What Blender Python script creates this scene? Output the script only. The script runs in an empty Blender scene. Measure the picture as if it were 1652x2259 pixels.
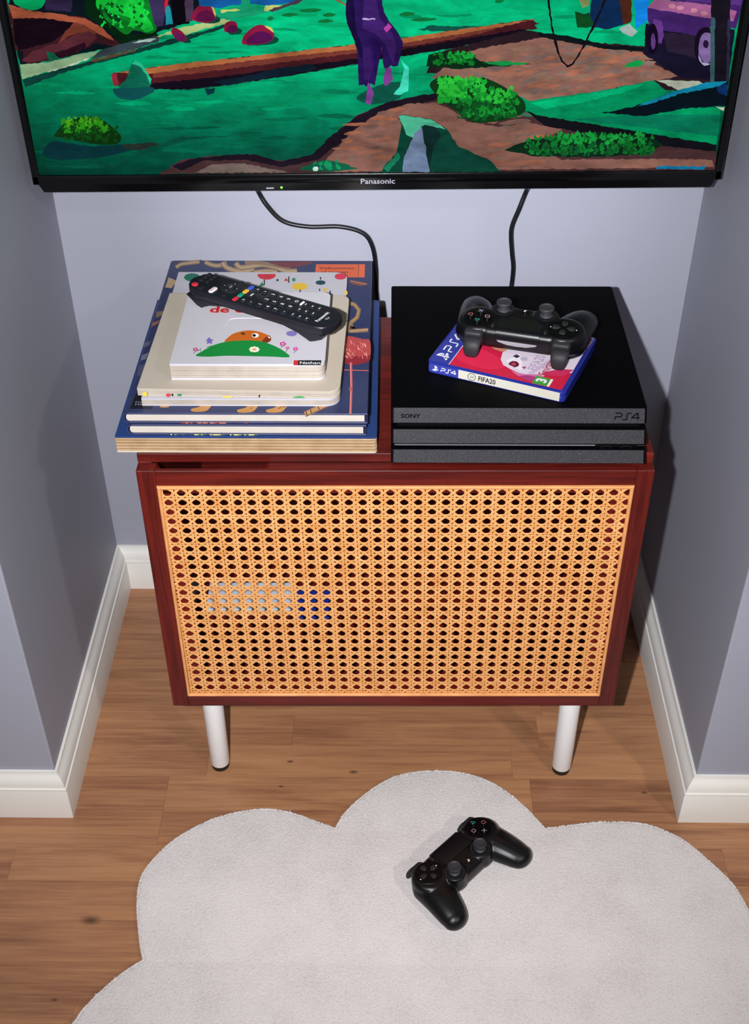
import bpy, bmesh, math, random
from mathutils import Vector, Matrix, Euler
import numpy as np
random.seed(11); np.random.seed(11)
PI = math.pi
SC = bpy.context.scene
COL = SC.collection

# ------------------------------------------------------------------ camera
W, H, FPX = 1652, 2259, 2651.9
CAM = Vector((0.0131, -1.1246, 1.4394))
PITCH, YAW, ROLL = 0.6771, 0.0157, 0.0055
_f = Vector((0, math.cos(PITCH), -math.sin(PITCH))); _r = Vector((1, 0, 0)); _d = _f.cross(_r)
_Z = Matrix.Rotation(YAW, 3, 'Z')
_f, _r, _d = _Z @ _f, _Z @ _r, _Z @ _d
RIGHT = math.cos(ROLL) * _r + math.sin(ROLL) * _d
DOWN = -math.sin(ROLL) * _r + math.cos(ROLL) * _d
FWD = _f
cd = bpy.data.cameras.new('camera'); cam = bpy.data.objects.new('camera', cd); COL.objects.link(cam)
cam.matrix_world = Matrix((( RIGHT.x, -DOWN.x, -FWD.x, CAM.x), (RIGHT.y, -DOWN.y, -FWD.y, CAM.y),
                           (RIGHT.z, -DOWN.z, -FWD.z, CAM.z), (0, 0, 0, 1)))
cd.sensor_fit = 'HORIZONTAL'; cd.sensor_width = 24.0; cd.lens = FPX / W * 24.0
cd.clip_start = 0.02; cd.clip_end = 50
SC.camera = cam

# ------------------------------------------------------------------ light
wd = bpy.data.worlds.new('room_ambient'); SC.world = wd; wd.use_nodes = True
wd.node_tree.nodes['Background'].inputs[0].default_value = (0.72, 0.78, 1.0, 1)
wd.node_tree.nodes['Background'].inputs[1].default_value = 0.012

def lamp(name, kind, loc, power, color, **kw):
    l = bpy.data.lights.new(name, kind); o = bpy.data.objects.new(name, l); COL.objects.link(o)
    o.location = loc; l.energy = power; l.color = color
    for k, v in kw.items(): setattr(l, k, v)
    return o
flash = lamp('camera_flash', 'SPOT', CAM + Vector((-0.11, 0.0, 0.005)), 130, (0.97, 0.97, 1.0),
             shadow_soft_size=0.012, spot_size=math.radians(88), spot_blend=1.0)
flash.rotation_euler = (Vector((-0.02, 0.25, 0.45)) - flash.location).to_track_quat('-Z', 'Y').to_euler()
ceil = lamp('ceiling_lamp', 'SPOT', (1.65, -1.95, 2.40), 105, (1.0, 0.90, 0.80),
            shadow_soft_size=0.06, spot_size=math.radians(150), spot_blend=0.8)
# the flash tube's brighter centre beam, aimed a little high
hot = lamp('camera_flash_beam', 'SPOT', flash.location, 84, (0.94, 0.95, 1.0), shadow_soft_size=0.012, spot_size=math.radians(29), spot_blend=1.0)
hot.rotation_euler = (Vector((0.04, 0.46, 0.80)) - hot.location).to_track_quat('-Z', 'Y').to_euler()
vs = SC.view_settings
vs.view_transform = 'Standard'; vs.look = 'None'; vs.exposure = 0.0; vs.gamma = 1.0
vs.use_curve_mapping = False

# ------------------------------------------------------------------ helpers
def lin(h):
    if not isinstance(h, str): return tuple(h)
    h = h.lstrip('#'); c = [int(h[i:i + 2], 16) / 255 for i in (0, 2, 4)]
    return tuple(v / 12.92 if v <= 0.04045 else ((v + 0.055) / 1.055) ** 2.4 for v in c)

def ray(px, py): return RIGHT * ((px - W / 2) / FPX) + DOWN * ((py - H / 2) / FPX) + FWD
def on_z(px, py, z):
    d = ray(px, py); return CAM + d * ((z - CAM.z) / d.z)
def on_plane(px, py, o, n):
    d = ray(px, py); return CAM + d * ((o - CAM).dot(n) / d.dot(n))

def nmat(name):
    m = bpy.data.materials.new(name); m.use_nodes = True
    return m, m.node_tree.nodes, m.node_tree.links, m.node_tree.nodes['Principled BSDF']

def ramp(N, L, src, stops):
    r = N.new('ShaderNodeValToRGB'); e = r.color_ramp.elements
    while len(e) < len(stops): e.new(0.5)
    for i, (p, c) in enumerate(stops):
        e[i].position = p; e[i].color = (*lin(c), 1)
    L.new(src, r.inputs[0]); return r.outputs[0]

def coords(N, L, scale=(1, 1, 1), rnd=0.0, kind='Object'):
    tc = N.new('ShaderNodeTexCoord'); mp = N.new('ShaderNodeMapping'); mp.inputs['Scale'].default_value = scale
    if rnd:
        oi = N.new('ShaderNodeObjectInfo'); vm = N.new('ShaderNodeVectorMath'); vm.operation = 'SCALE'
        cb = N.new('ShaderNodeCombineXYZ')
        mm = N.new('ShaderNodeMath'); mm.operation = 'MULTIPLY'; mm.inputs[1].default_value = 7.31
        L.new(oi.outputs['Random'], mm.inputs[0])
        L.new(oi.outputs['Random'], cb.inputs[0]); L.new(mm.outputs[0], cb.inputs[1]); L.new(oi.outputs['Random'], cb.inputs[2])
        L.new(cb.outputs[0], vm.inputs[0]); vm.inputs['Scale'].default_value = rnd
        ad = N.new('ShaderNodeVectorMath'); ad.operation = 'ADD'
        L.new(tc.outputs[kind], ad.inputs[0]); L.new(vm.outputs[0], ad.inputs[1]); L.new(ad.outputs[0], mp.inputs[0])
    else:
        L.new(tc.outputs[kind], mp.inputs[0])
    return mp.outputs[0]

def noise(N, L, vec, scale, detail=4, rough=0.55, dist=0.0):
    n = N.new('ShaderNodeTexNoise'); L.new(vec, n.inputs['Vector'])
    n.inputs['Scale'].default_value = scale; n.inputs['Detail'].default_value = detail
    n.inputs['Roughness'].default_value = rough; n.inputs['Distortion'].default_value = dist
    return n.outputs[0]

def add_bump(N, L, b, h, strength, dist):
    bp = N.new('ShaderNodeBump'); bp.inputs['Strength'].default_value = strength; bp.inputs['Distance'].default_value = dist
    L.new(h, bp.inputs['Height']); L.new(bp.outputs[0], b.inputs['Normal'])

def mat(name, col, rough=0.5, metal=0.0, spec=0.5, var=None, bump=None, coat=0.0, sheen=0.0):
    """plain painted / plastic / paper: var=(scale, second colour), bump=(scale, strength, distance)"""
    m, N, L, b = nmat(name)
    b.inputs['Base Color'].default_value = (*lin(col), 1); b.inputs['Roughness'].default_value = rough
    b.inputs['Metallic'].default_value = metal; b.inputs['Specular IOR Level'].default_value = spec
    b.inputs['Coat Weight'].default_value = coat; b.inputs['Sheen Weight'].default_value = sheen
    if var or bump: v = coords(N, L)
    if var:
        L.new(ramp(N, L, noise(N, L, v, var[0]), [(0.3, col), (0.72, var[1])]), b.inputs['Base Color'])
    if bump: add_bump(N, L, b, noise(N, L, v, bump[0], 3), bump[1], bump[2])
    return m

def wood(name, stops, axis, fine=1.0, rough=0.4, rnd=0.0, bump=0.15, coat=0.0, pores=True):
    """grain running along the given axis of the object"""
    m, N, L, b = nmat(name)
    sc = [9.0 * fine] * 3; sc[axis] = 0.55 * fine
    v = coords(N, L, tuple(sc), rnd)
    n1 = noise(N, L, v, 3.2, 6, 0.6, 0.6)
    sc2 = [70.0 * fine] * 3; sc2[axis] = 2.4 * fine
    v2 = coords(N, L, tuple(sc2), rnd)
    n2 = noise(N, L, v2, 2.0, 3, 0.7)
    mx = N.new('ShaderNodeMath'); mx.operation = 'MULTIPLY_ADD'; mx.inputs[1].default_value = 0.50
    L.new(n2, mx.inputs[0])
    s = N.new('ShaderNodeMath'); s.operation = 'MULTIPLY'; s.inputs[1].default_value = 0.56; L.new(n1, s.inputs[0])
    L.new(s.outputs[0], mx.inputs[2])
    L.new(ramp(N, L, mx.outputs[0], stops), b.inputs['Base Color'])
    b.inputs['Roughness'].default_value = rough; b.inputs['Specular IOR Level'].default_value = 0.3; b.inputs['Coat Weight'].default_value = coat
    b.inputs['Coat Roughness'].default_value = 0.25
    if bump: add_bump(N, L, b, n2, bump, 0.0006)
    return m

def print_mat(name, emit=False, rough=0.45):
    """flat print: the colour of each painted patch comes with the print itself"""
    m, N, L, b = nmat(name)
    a = N.new('ShaderNodeAttribute'); a.attribute_name = 'Col'
    b.inputs['Roughness'].default_value = rough
    if not emit:
        L.new(a.outputs['Color'], b.inputs['Base Color']); return m
    v = coords(N, L, (10, 10, 26)); n1 = noise(N, L, v, 1.7, 5, 0.6, 0.5)
    v2 = coords(N, L, (60, 60, 150)); n2 = noise(N, L, v2, 1.0, 3, 0.6)
    s1 = N.new('ShaderNodeMath'); s1.operation = 'MULTIPLY_ADD'; s1.inputs[1].default_value = 1.5; s1.inputs[2].default_value = -0.16
    L.new(n1, s1.inputs[0])
    s2 = N.new('ShaderNodeMath'); s2.operation = 'MULTIPLY_ADD'; s2.inputs[1].default_value = 0.5; L.new(n2, s2.inputs[0]); L.new(s1.outputs[0], s2.inputs[2])
    L.new(a.outputs['Color'], b.inputs['Emission Color']); L.new(s2.outputs[0], b.inputs['Emission Strength'])
    b.inputs['Base Color'].default_value = (0.001, 0.001, 0.001, 1); b.inputs['Specular IOR Level'].default_value = 0.03
    return m

def new_mesh(name, bm, smooth=None):
    me = bpy.data.meshes.new(name); bmesh.ops.recalc_face_normals(bm, faces=bm.faces); bm.to_mesh(me); bm.free()
    if smooth is not None:
        for p in me.polygons: p.use_smooth = True
        me.set_sharp_from_angle(angle=math.radians(smooth))
    return me

def obj(name, data, m, parent=None, loc=None, rot=None, smooth=None, kind=None):
    me = new_mesh(name, data, smooth) if isinstance(data, bmesh.types.BMesh) else data
    o = bpy.data.objects.new(name, me); COL.objects.link(o)
    ms = m if isinstance(m, (list, tuple)) else [m]
    if len(me.materials) == 0:
        for x in ms: me.materials.append(x)
    if parent: o.parent = parent
    if loc is not None: o.location = loc
    if rot is not None: o.rotation_euler = rot
    if kind: o['kind'] = kind
    return o

def tag(o, label, cat, group=None, kind=None):
    o['label'] = label
    if cat: o['category'] = cat
    if group: o['group'] = group
    if kind: o['kind'] = kind
    return o

def thing(name, label, cat, loc=(0, 0, 0), rot=(0, 0, 0), group=None):
    o = bpy.data.objects.new(name, None); COL.objects.link(o); o.empty_display_size = 0.02
    o.location = loc; o.rotation_euler = rot
    return tag(o, label, cat, group)

def struct(name, data, m, label, smooth=None):
    o = obj(name, data, m, smooth=smooth); o['kind'] = 'structure'; o['label'] = label
    return o

def copy_tree(o, parent=None):
    c = o.copy(); COL.objects.link(c); c.parent = parent
    for ch in list(o.children): copy_tree(ch, c)
    return c

def bm_box(x0, x1, y0, y1, z0, z1, bev=0.0, seg=2, bm=None, mi=0):
    b2 = bmesh.new(); r = bmesh.ops.create_cube(b2, size=1)
    for v in b2.verts: v.co = Vector(((x0 + x1) / 2 + v.co.x * (x1 - x0), (y0 + y1) / 2 + v.co.y * (y1 - y0), (z0 + z1) / 2 + v.co.z * (z1 - z0)))
    if bev: bmesh.ops.bevel(b2, geom=list(b2.edges), offset=bev, segments=seg, profile=0.5, affect='EDGES')
    for f in b2.faces: f.material_index = mi
    return merge(bm, b2)

def merge(bm, b2):
    if bm is None: return b2
    me = bpy.data.meshes.new('tmp'); b2.to_mesh(me); b2.free(); bm.from_mesh(me); bpy.data.meshes.remove(me); return bm

def bm_prism(pts, z0, z1, bev=0.0, seg=2, bm=None, fn=None, vert_too=False):
    """extrude a 2-D outline from z0 to z1; fn maps (u, v, w) to 3-D"""
    b2 = bmesh.new(); n = len(pts)
    lo = [b2.verts.new((p[0], p[1], z0)) for p in pts]; hi = [b2.verts.new((p[0], p[1], z1)) for p in pts]
    fl = b2.faces.new(lo[::-1]); fh = b2.faces.new(hi)
    for i in range(n): b2.faces.new((lo[i], lo[(i + 1) % n], hi[(i + 1) % n], hi[i]))
    if bev:
        ed = [e for e in b2.edges if e.verts[0].co.z == e.verts[1].co.z]
        bmesh.ops.bevel(b2, geom=ed, offset=bev, segments=seg, profile=0.5, affect='EDGES')
    if fn:
        for v in b2.verts: v.co = Vector(fn(*v.co))
    return merge(bm, b2)

def bm_lathe(prof, n=24, axis='Z', bm=None, at=(0, 0, 0)):
    b2 = bmesh.new(); rings = []
    for r, z in prof:
        if r < 1e-7: rings.append([b2.verts.new((0, 0, z))])
        else: rings.append([b2.verts.new((r * math.cos(2 * PI * i / n), r * math.sin(2 * PI * i / n), z)) for i in range(n)])
    for a, b in zip(rings, rings[1:]):
        for i in range(n):
            j = (i + 1) % n
            if len(a) == 1 and len(b) == 1: continue
            if len(a) == 1: b2.faces.new((a[0], b[j], b[i]))
            elif len(b) == 1: b2.faces.new((a[i], a[j], b[0]))
            else: b2.faces.new((a[i], a[j], b[j], b[i]))
    for v in b2.verts: v.co += Vector(at)
    return merge(bm, b2)

def catmull(pts, n=6, closed=False):
    P = [Vector(p) for p in pts]; m = len(P); out = []
    for i in range(m if closed else m - 1):
        if closed: a, b, c, d = P[(i - 1) % m], P[i], P[(i + 1) % m], P[(i + 2) % m]
        else: a, b, c, d = P[max(i - 1, 0)], P[i], P[i + 1], P[min(i + 2, m - 1)]
        for k in range(n):
            t = k / n
            out.append(0.5 * ((2 * b) + (c - a) * t + (2 * a - 5 * b + 4 * c - d) * t * t + (3 * b - a - 3 * c + d) * t ** 3))
    if not closed: out.append(P[-1].copy())
    return out

def bm_tube(path, rad, n=10, bm=None, up=(0.13, 0.97, 0.2), flat=1.0):
    b2 = bmesh.new(); P = [Vector(p) for p in path]; rings = []
    up = Vector(up).normalized()
    for i, p in enumerate(P):
        t = (P[min(i + 1, len(P) - 1)] - P[max(i - 1, 0)]).normalized()
        u = (up - t * up.dot(t)).normalized(); w = t.cross(u); up = u
        r = rad[i] if isinstance(rad, (list, tuple)) else rad
        rings.append([b2.verts.new(p + u * (flat * r * math.cos(2 * PI * k / n)) + w * (r * math.sin(2 * PI * k / n))) for k in range(n)])
    for a, b in zip(rings, rings[1:]):
        for k in range(n): b2.faces.new((a[k], a[(k + 1) % n], b[(k + 1) % n], b[k]))
    b2.faces.new(rings[0][::-1]); b2.faces.new(rings[-1])
    return merge(bm, b2)

def rrect(x0, x1, y0, y1, r, n=5):
    """rounded rectangle outline; r may be one radius or four (bl, br, tr, tl)"""
    R = r if isinstance(r, (list, tuple)) else (r,) * 4
    out = []
    for (cx, cy, a0, q) in ((x0 + R[0], y0 + R[0], PI, R[0]), (x1 - R[1], y0 + R[1], 1.5 * PI, R[1]), (x1 - R[2], y1 - R[2], 0, R[2]), (x0 + R[3], y1 - R[3], PI / 2, R[3])):
        if q <= 1e-6: out.append((cx, cy)); continue
        for k in range(n + 1):
            a = a0 + PI / 2 * k / n; out.append((cx + q * math.cos(a), cy + q * math.sin(a)))
    return out

def ell(cx, cy, rx, ry, n=20, rot=0.0):
    c, s = math.cos(rot), math.sin(rot); out = []
    for i in range(n):
        a = 2 * PI * i / n; x, y = rx * math.cos(a), ry * math.sin(a); out.append((cx + c * x - s * y, cy + s * x + c * y))
    return out

def stroke(pts, w):
    P = [Vector((p[0], p[1], 0)) for p in pts]; Lf, Rt = [], []
    for i, p in enumerate(P):
        t = (P[min(i + 1, len(P) - 1)] - P[max(i - 1, 0)]).normalized(); n = Vector((-t.y, t.x, 0)) * (w / 2)
        Lf.append((p + n)[:2]); Rt.append((p - n)[:2])
    return [tuple(q) for q in Lf] + [tuple(q) for q in reversed(Rt)]

def sm(pts, n=4): return [tuple(v[:2]) for v in catmull([(p[0], p[1], 0) for p in pts], n, True)]

def flat_print(name, polys, to3d, m, parent, step=0.000002, base=0.00006):
    """patches of flat ink, the later ones over the earlier; polys = (colour, outline); to3d(u, v, lift)"""
    bm = bmesh.new(); lay = bm.loops.layers.float_color.new('Col')
    for i, (c, pts) in enumerate(polys):
        vs_ = [bm.verts.new(to3d(p[0], p[1], base + step * i)) for p in pts]
        try: f = bm.faces.new(vs_)
        except ValueError: continue
        if isinstance(c, list):
            for l, cc in zip(f.loops, c): l[lay] = (*lin(cc), 1)
        else:
            for l in f.loops: l[lay] = (*lin(c), 1)
    bmesh.ops.triangulate(bm, faces=[f for f in bm.faces if len(f.verts) > 4])
    me = bpy.data.meshes.new(name); bm.to_mesh(me); bm.free()
    return obj(name, me, m, parent)

def text(name, s, size, m, parent, loc, rot=(0, 0, 0), sx=1.0, bold=0.0, shear=0.0, align='LEFT', ext=0.0):
    cu = bpy.data.curves.new(name, 'FONT'); cu.body = s; cu.size = size; cu.offset = bold * size; cu.shear = shear
    cu.align_x = align; cu.resolution_u = 2; cu.extrude = ext
    t = bpy.data.objects.new('tmp', cu); me = bpy.data.meshes.new_from_object(t); bpy.data.objects.remove(t)
    for v in me.vertices: v.co.x *= sx
    me.materials.clear()
    return obj(name, me, m, parent, loc, rot)

# ------------------------------------------------------------------ materials
M = {}
M['wall'] = mat('wall_paint', '#9fa1ae', 0.62, var=(3.0, '#9a9caa'), bump=(420, 0.12, 0.0006))
M['skirting'] = mat('skirting_gloss_paint', '#e9e7e2', 0.38, var=(6, '#e4e2db'))
M['red_wood_x'] = wood('mahogany_grain_across', [(0.18, '#220706'), (0.45, '#4b120e'), (0.62, '#691c15'), (0.85, '#80281c')], 0, 1.6, 0.42, 0.3, 0.12, 0.05)
M['red_wood_y'] = wood('mahogany_grain_deep', [(0.18, '#220706'), (0.45, '#4b120e'), (0.62, '#691c15'), (0.85, '#80281c')], 1, 1.6, 0.42, 0.3, 0.12, 0.05)
M['red_wood_z'] = wood('mahogany_grain_upright', [(0.18, '#220706'), (0.45, '#4b120e'), (0.62, '#691c15'), (0.85, '#80281c')], 2, 1.6, 0.42, 0.3, 0.12, 0.05)
M['cane'] = mat('woven_cane', '#eeb071', 0.5, var=(60, '#d8934f'), bump=(700, 0.35, 0.0004))
M['cane_bead'] = mat('cane_spline', '#e6a468', 0.45, var=(40, '#d08c54'))
M['white_metal'] = mat('white_enamel', '#f4f5f5', 0.35)
M['rubber'] = mat('black_rubber', '#0c0d12', 0.55)
M['black_gloss'] = mat('black_gloss_plastic', '#040405', 0.2)
M['black_satin'] = mat('black_satin_plastic', '#0b0b0f', 0.33, bump=(1800, 0.1, 0.0001))
M['black_matt'] = mat('black_matt_plastic', '#0f0f14', 0.5, bump=(1500, 0.2, 0.0002))
M['grey_rubber'] = mat('dark_grey_rubber', '#2b2b30', 0.6)
M['grey_plastic'] = mat('dark_grey_plastic', '#222226', 0.58, spec=0.35)
M['paper'] = mat('book_pages', '#cfc8be', 0.75, spec=0.15, var=(30, '#c6bdb0'))
M['print'] = print_mat('ink_print')
M['screen'] = print_mat('lit_screen', emit=True, rough=0.2)
M['white_ink'] = mat('white_ink', '#e9e9ee', 0.5)
M['black_ink'] = mat('black_ink', '#101014', 0.5)
M['dim_ink'] = mat('grey_ink', '#9a9aa6', 0.5)

# ------------------------------------------------------------------ room
XL, XR, YP, YW = -0.4598, 0.4478, -0.0308, 0.4618
HB, TB = 0.0892, 0.0161
struct('wall_back', bm_box(XL, XR, YW, YW + 0.12, 0, 2.5), M['wall'], 'pale blue-grey painted wall at the back of the alcove')
struct('wall_left', bm_box(-1.7, XL, YP, YW + 0.12, 0, 2.5, 0.002), M['wall'], 'pale blue-grey painted wall left of the alcove')
struct('wall_right', bm_box(XR, 1.7, YP, YW + 0.12, 0, 2.5, 0.002), M['wall'], 'pale blue-grey painted wall right of the alcove')
PROF = [(0.0004, 0.0), (TB, 0.0), (TB, 0.0580), (TB - 0.0006, 0.0592), (TB - 0.0006, 0.0602), (TB - 0.0001, 0.0612), (TB - 0.0005, 0.0632), (TB - 0.0024, 0.0640), (TB - 0.0026, 0.0655),
        (TB - 0.0028, 0.0690), (TB - 0.0042, 0.0745), (TB - 0.0072, 0.0795), (TB - 0.0100, 0.0830), (TB - 0.0112, 0.0862), (TB - 0.0116, HB), (0.0004, HB)]
def skirting(name, path, label):
    """path: list of functions giving (x, y) for a distance d off the wall"""
    bm = bmesh.new(); rings = [[bm.verts.new((*p(d), z)) for d, z in PROF] for p in path]; n = len(PROF)
    for a, b in zip(rings, rings[1:]):
        for i in range(n - 1): bm.faces.new((a[i], b[i], b[i + 1], a[i + 1]))
    bm.faces.new(rings[0]); bm.faces.new(rings[-1][::-1])
    return struct(name, bm, M['skirting'], label, smooth=28)
skirting('baseboard_left', [lambda d: (-1.7, YP - d), lambda d: (XL + d, YP - d), lambda d: (XL + d, YW - d)], 'white moulded skirting board round the left pier')
skirting('baseboard_back', [lambda d: (XL + d, YW - d), lambda d: (XR - d, YW - d)], 'white moulded skirting board along the back wall')
skirting('baseboard_right', [lambda d: (XR - d, YW - d), lambda d: (XR - d, YP - d), lambda d: (1.7, YP - d)], 'white moulded skirting board round the right pier')

# floor: laminate strips, each a piece of its own
def floor_mat():
    m, N, L, b = nmat('oak_laminate')
    v = coords(N, L, (0.9, 9, 9), 23.0); n1 = noise(N, L, v, 2.6, 6, 0.62, 1.1)
    v2 = coords(N, L, (5, 130, 130), 9.0); n2 = noise(N, L, v2, 1.6, 3, 0.7, 0.2)
    vg = coords(N, L, (1.4, 11, 11), 3.0); n3 = noise(N, L, vg, 1.0, 2, 0.5)
    a = N.new('ShaderNodeMath'); a.operation = 'MULTIPLY_ADD'; a.inputs[1].default_value = 0.30; L.new(n2, a.inputs[0])
    s = N.new('ShaderNodeMath'); s.operation = 'MULTIPLY'; s.inputs[1].default_value = 0.44; L.new(n1, s.inputs[0]); L.new(s.outputs[0], a.inputs[2])
    a2 = N.new('ShaderNodeMath'); a2.operation = 'MULTIPLY_ADD'; a2.inputs[1].default_value = 0.22; L.new(n3, a2.inputs[0]); L.new(a.outputs[0], a2.inputs[2])
    oi = N.new('ShaderNodeObjectInfo'); a3 = N.new('ShaderNodeMath'); a3.operation = 'MULTIPLY_ADD'; a3.inputs[1].default_value = 0.055
    L.new(oi.outputs['Random'], a3.inputs[0]); L.new(a2.outputs[0], a3.inputs[2])
    col = ramp(N, L, a3.outputs[0], [(0.26, '#5e3828'), (0.42, '#8a5d42'), (0.55, '#a87854'), (0.68, '#b98a62'), (0.85, '#c69c72')])
    # knots with a shape and a place of their own
    geo = N.new('ShaderNodeNewGeometry'); last = None
    for (x, y, r) in ((-0.386, -0.2132, 0.011), (-0.1461, 0.0125, 0.0035), (-0.0388, 0.0406, 0.0055), (-0.1357, 0.0597, 0.0045), (0.392, 0.006, 0.004), (-0.41, -0.327, 0.0035), (-0.39, -0.36, 0.003)):
        sub = N.new('ShaderNodeVectorMath'); sub.operation = 'SUBTRACT'; sub.inputs[1].default_value = (x, y, 0); L.new(geo.outputs['Position'], sub.inputs[0])
        mul = N.new('ShaderNodeVectorMath'); mul.operation = 'MULTIPLY'; mul.inputs[1].default_value = (0.62, 1.25, 0); L.new(sub.outputs[0], mul.inputs[0])
        ln = N.new('ShaderNodeVectorMath'); ln.operation = 'LENGTH'; L.new(mul.outputs[0], ln.inputs[0])
        mr = N.new('ShaderNodeMapRange'); mr.inputs['From Min'].default_value = r * 0.2; mr.inputs['From Max'].default_value = r * 1.0
        mr.inputs['To Min'].default_value = 0.72; mr.inputs['To Max'].default_value = 0.0; L.new(ln.outputs['Value'], mr.inputs['Value'])
        if last is None: last = mr.outputs[0]
        else:
            mx = N.new('ShaderNodeMath'); mx.operation = 'MAXIMUM'; L.new(last, mx.inputs[0]); L.new(mr.outputs[0], mx.inputs[1]); last = mx.outputs[0]
    mix = N.new('ShaderNodeMix'); mix.data_type = 'RGBA'; L.new(last, mix.inputs['Factor']); L.new(col, mix.inputs['A']); mix.inputs['B'].default_value = (*lin('#2c1612'), 1)
    L.new(mix.outputs['Result'], b.inputs['Base Color'])
    b.inputs['Roughness'].default_value = 0.42
    add_bump(N, L, b, n2, 0.18, 0.0004)
    return m
M['floor'] = floor_mat()
floor = struct('floor', bm_box(-1.7, 1.7, -1.6, YW + 0.12, -0.03, -0.008), mat('floor_underlay', '#3a2417', 0.8), 'oak laminate floor of narrow strips running across the alcove')
PW = 0.0607; rowy = 0.0299 + PW * 7
while rowy > -1.2:
    x = -1.2 - random.random() * 0.5
    k = round((0.0299 - rowy) / PW)
    forced = [-0.3155] if k in (0, 1) else []
    while x < 1.2:
        ln = random.choice([0.38, 0.46, 0.54, 0.62, 0.7])
        x1 = x + ln
        for fx in forced:
            if x < fx - 0.12 and x1 > fx - 0.12: x1 = fx
        y0, y1 = rowy - PW, min(rowy, YW)
        if y1 - y0 > 0.005:
            o = obj('plank', bm_box(0.00012, x1 - x - 0.00012, 0.00012, y1 - y0 - 0.00012, -0.008, 0), M['floor'], floor, (x, y0, 0))
        x = x1
    rowy -= PW

# ------------------------------------------------------------------ television
TVY = 0.348
tv = thing('television', 'black flat-screen television on the back wall showing a painted green landscape', 'television', (-0.0066, TVY, 0.0), (0, -0.0094, 0))
bpy.context.view_layer.update()
TVI = tv.matrix_world.inverted(); TVN = tv.matrix_world.to_3x3() @ Vector((0, -1, 0))
def tvp(px, py): return TVI @ on_plane(px, py, tv.matrix_world.translation, TVN)
sx0 = tvp(86, 386).x; sx1 = tvp(1577, 375).x; sz0 = (tvp(86, 386).z + tvp(1577, 375).z) / 2
ox0 = tvp(74, 405).x; ox1 = tvp(1589, 394).x; oz0 = tvp(420, 404).z
sz1 = sz0 + (sx1 - sx0) * 9 / 16; oz1 = sz1 + 0.012
M['tv_back'] = mat('tv_back_plastic', '#08080b', 0.4)
obj('back_housing', bm_box(ox0 + 0.012, ox1 - 0.012, 0.014, 0.066, oz0 + 0.004, oz1 - 0.012, 0.01), M['tv_back'], tv, smooth=40)
# bezel frame round the screen
bz = bmesh.new()
for (a, b_, c, d_) in ((ox0, sx0, oz0, oz1), (sx1, ox1, oz0, oz1), (ox0, ox1, sz1, oz1), (ox0, ox1, oz0, sz0)):
    bm_box(a, b_, -0.003, 0.016, c, d_, 0.0015, 2, bz)
obj('bezel', bz, M['black_gloss'], tv, smooth=40)
zb = oz0 - 0.0105
bm = bm_prism([(ox0 + 0.0055, oz0 + 0.002), (ox0 + 0.012, zb), (ox1 - 0.012, zb), (ox1 - 0.0055, oz0 + 0.002)], -0.001, 0.05, fn=lambda u, v, w: (u, w, v))
obj('lower_bezel', bm, M['black_gloss'], tv)
lc = tvp(833, 397)
text('brand_lettering', 'Panasonic', 0.0098, M['dim_ink'], tv, (lc.x, -0.0034, lc.z - 0.0035), (PI / 2, 0, 0), 1.15, 0.012, align='CENTER')
led = tvp(621, 413)
obj('power_light', bm_lathe([(0, -0.001), (0.0016, -0.001), (0.0016, 0.0), (0.0, 0.0006)], 12), (lambda m: m)(mat('green_led', '#103008', 0.4)), tv, (led.x, -0.0012, led.z), (PI / 2, 0, 0))
g = bpy.data.materials['green_led'].node_tree.nodes['Principled BSDF']; g.inputs['Emission Color'].default_value = (0.2, 0.9, 0.05, 1); g.inputs['Emission Strength'].default_value = 2.0
mk = tvp(596, 414); obj('marking', bm_box(-0.005, 0.005, -0.0005, 0, -0.0008, 0.0008), M['dim_ink'], tv, (mk.x, -0.0012, mk.z))
mb = bmesh.new(); bm_box(-0.20, 0.20, 0.066, 0.0755, 0.95, 1.2, 0.002, 1, mb); bm_box(-0.12, -0.09, 0.0755, YW - TVY - 0.006, 1.0, 1.15, 0, 1, mb); bm_box(0.09, 0.12, 0.0755, YW - TVY - 0.006, 1.0, 1.15, 0, 1, mb); bm_box(-0.15, 0.15, YW - TVY - 0.006, YW - TVY - 0.0003, 0.98, 1.17, 0, 1, mb)
obj('wall_bracket', mb, M['tv_back'], tv)

# the picture on the screen (flat print in light)
P_ = []
rq = random.Random(77)
def rough_edge(pts, amp=1.5, seg=7.0):
    """brushy outline: split long edges and wander a little off the line"""
    out = []
    for a, b in zip(pts, pts[1:] + pts[:1]):
        d = math.hypot(b[0] - a[0], b[1] - a[1]); n = max(1, min(40, int(d / seg)))
        for k in range(n):
            t = k / n; j = amp if k else amp * 0.5
            out.append((a[0] + (b[0] - a[0]) * t + rq.uniform(-j, j), a[1] + (b[1] - a[1]) * t + rq.uniform(-j, j)))
    return out
def A(c, pts): P_.append((c, rough_edge([tuple(p) for p in pts])))
def AS(c, pts): P_.append((c, rough_edge(sm(pts), 1.1)))
def leaves(c, x0, x1, y0, y1, n, r, seed):
    rr = random.Random(seed)
    for _ in range(int(n * 2.2)):
        cx, cy = rr.uniform(x0, x1), rr.uniform(y0, y1); q = r * rr.uniform(0.4, 1.0); t = rr.uniform(-0.5, 0.5) * q
        P_.append((c, [(cx - q * 0.75, cy + q * 0.3), (cx - q * 0.5 + t, cy - q * 0.5), (cx + t, cy - q * 1.2), (cx + q * 0.35 + t, cy - q * 0.4), (cx + q * 0.8, cy - q * 0.1), (cx + q * 0.3, cy + q * 0.5)]))
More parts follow.
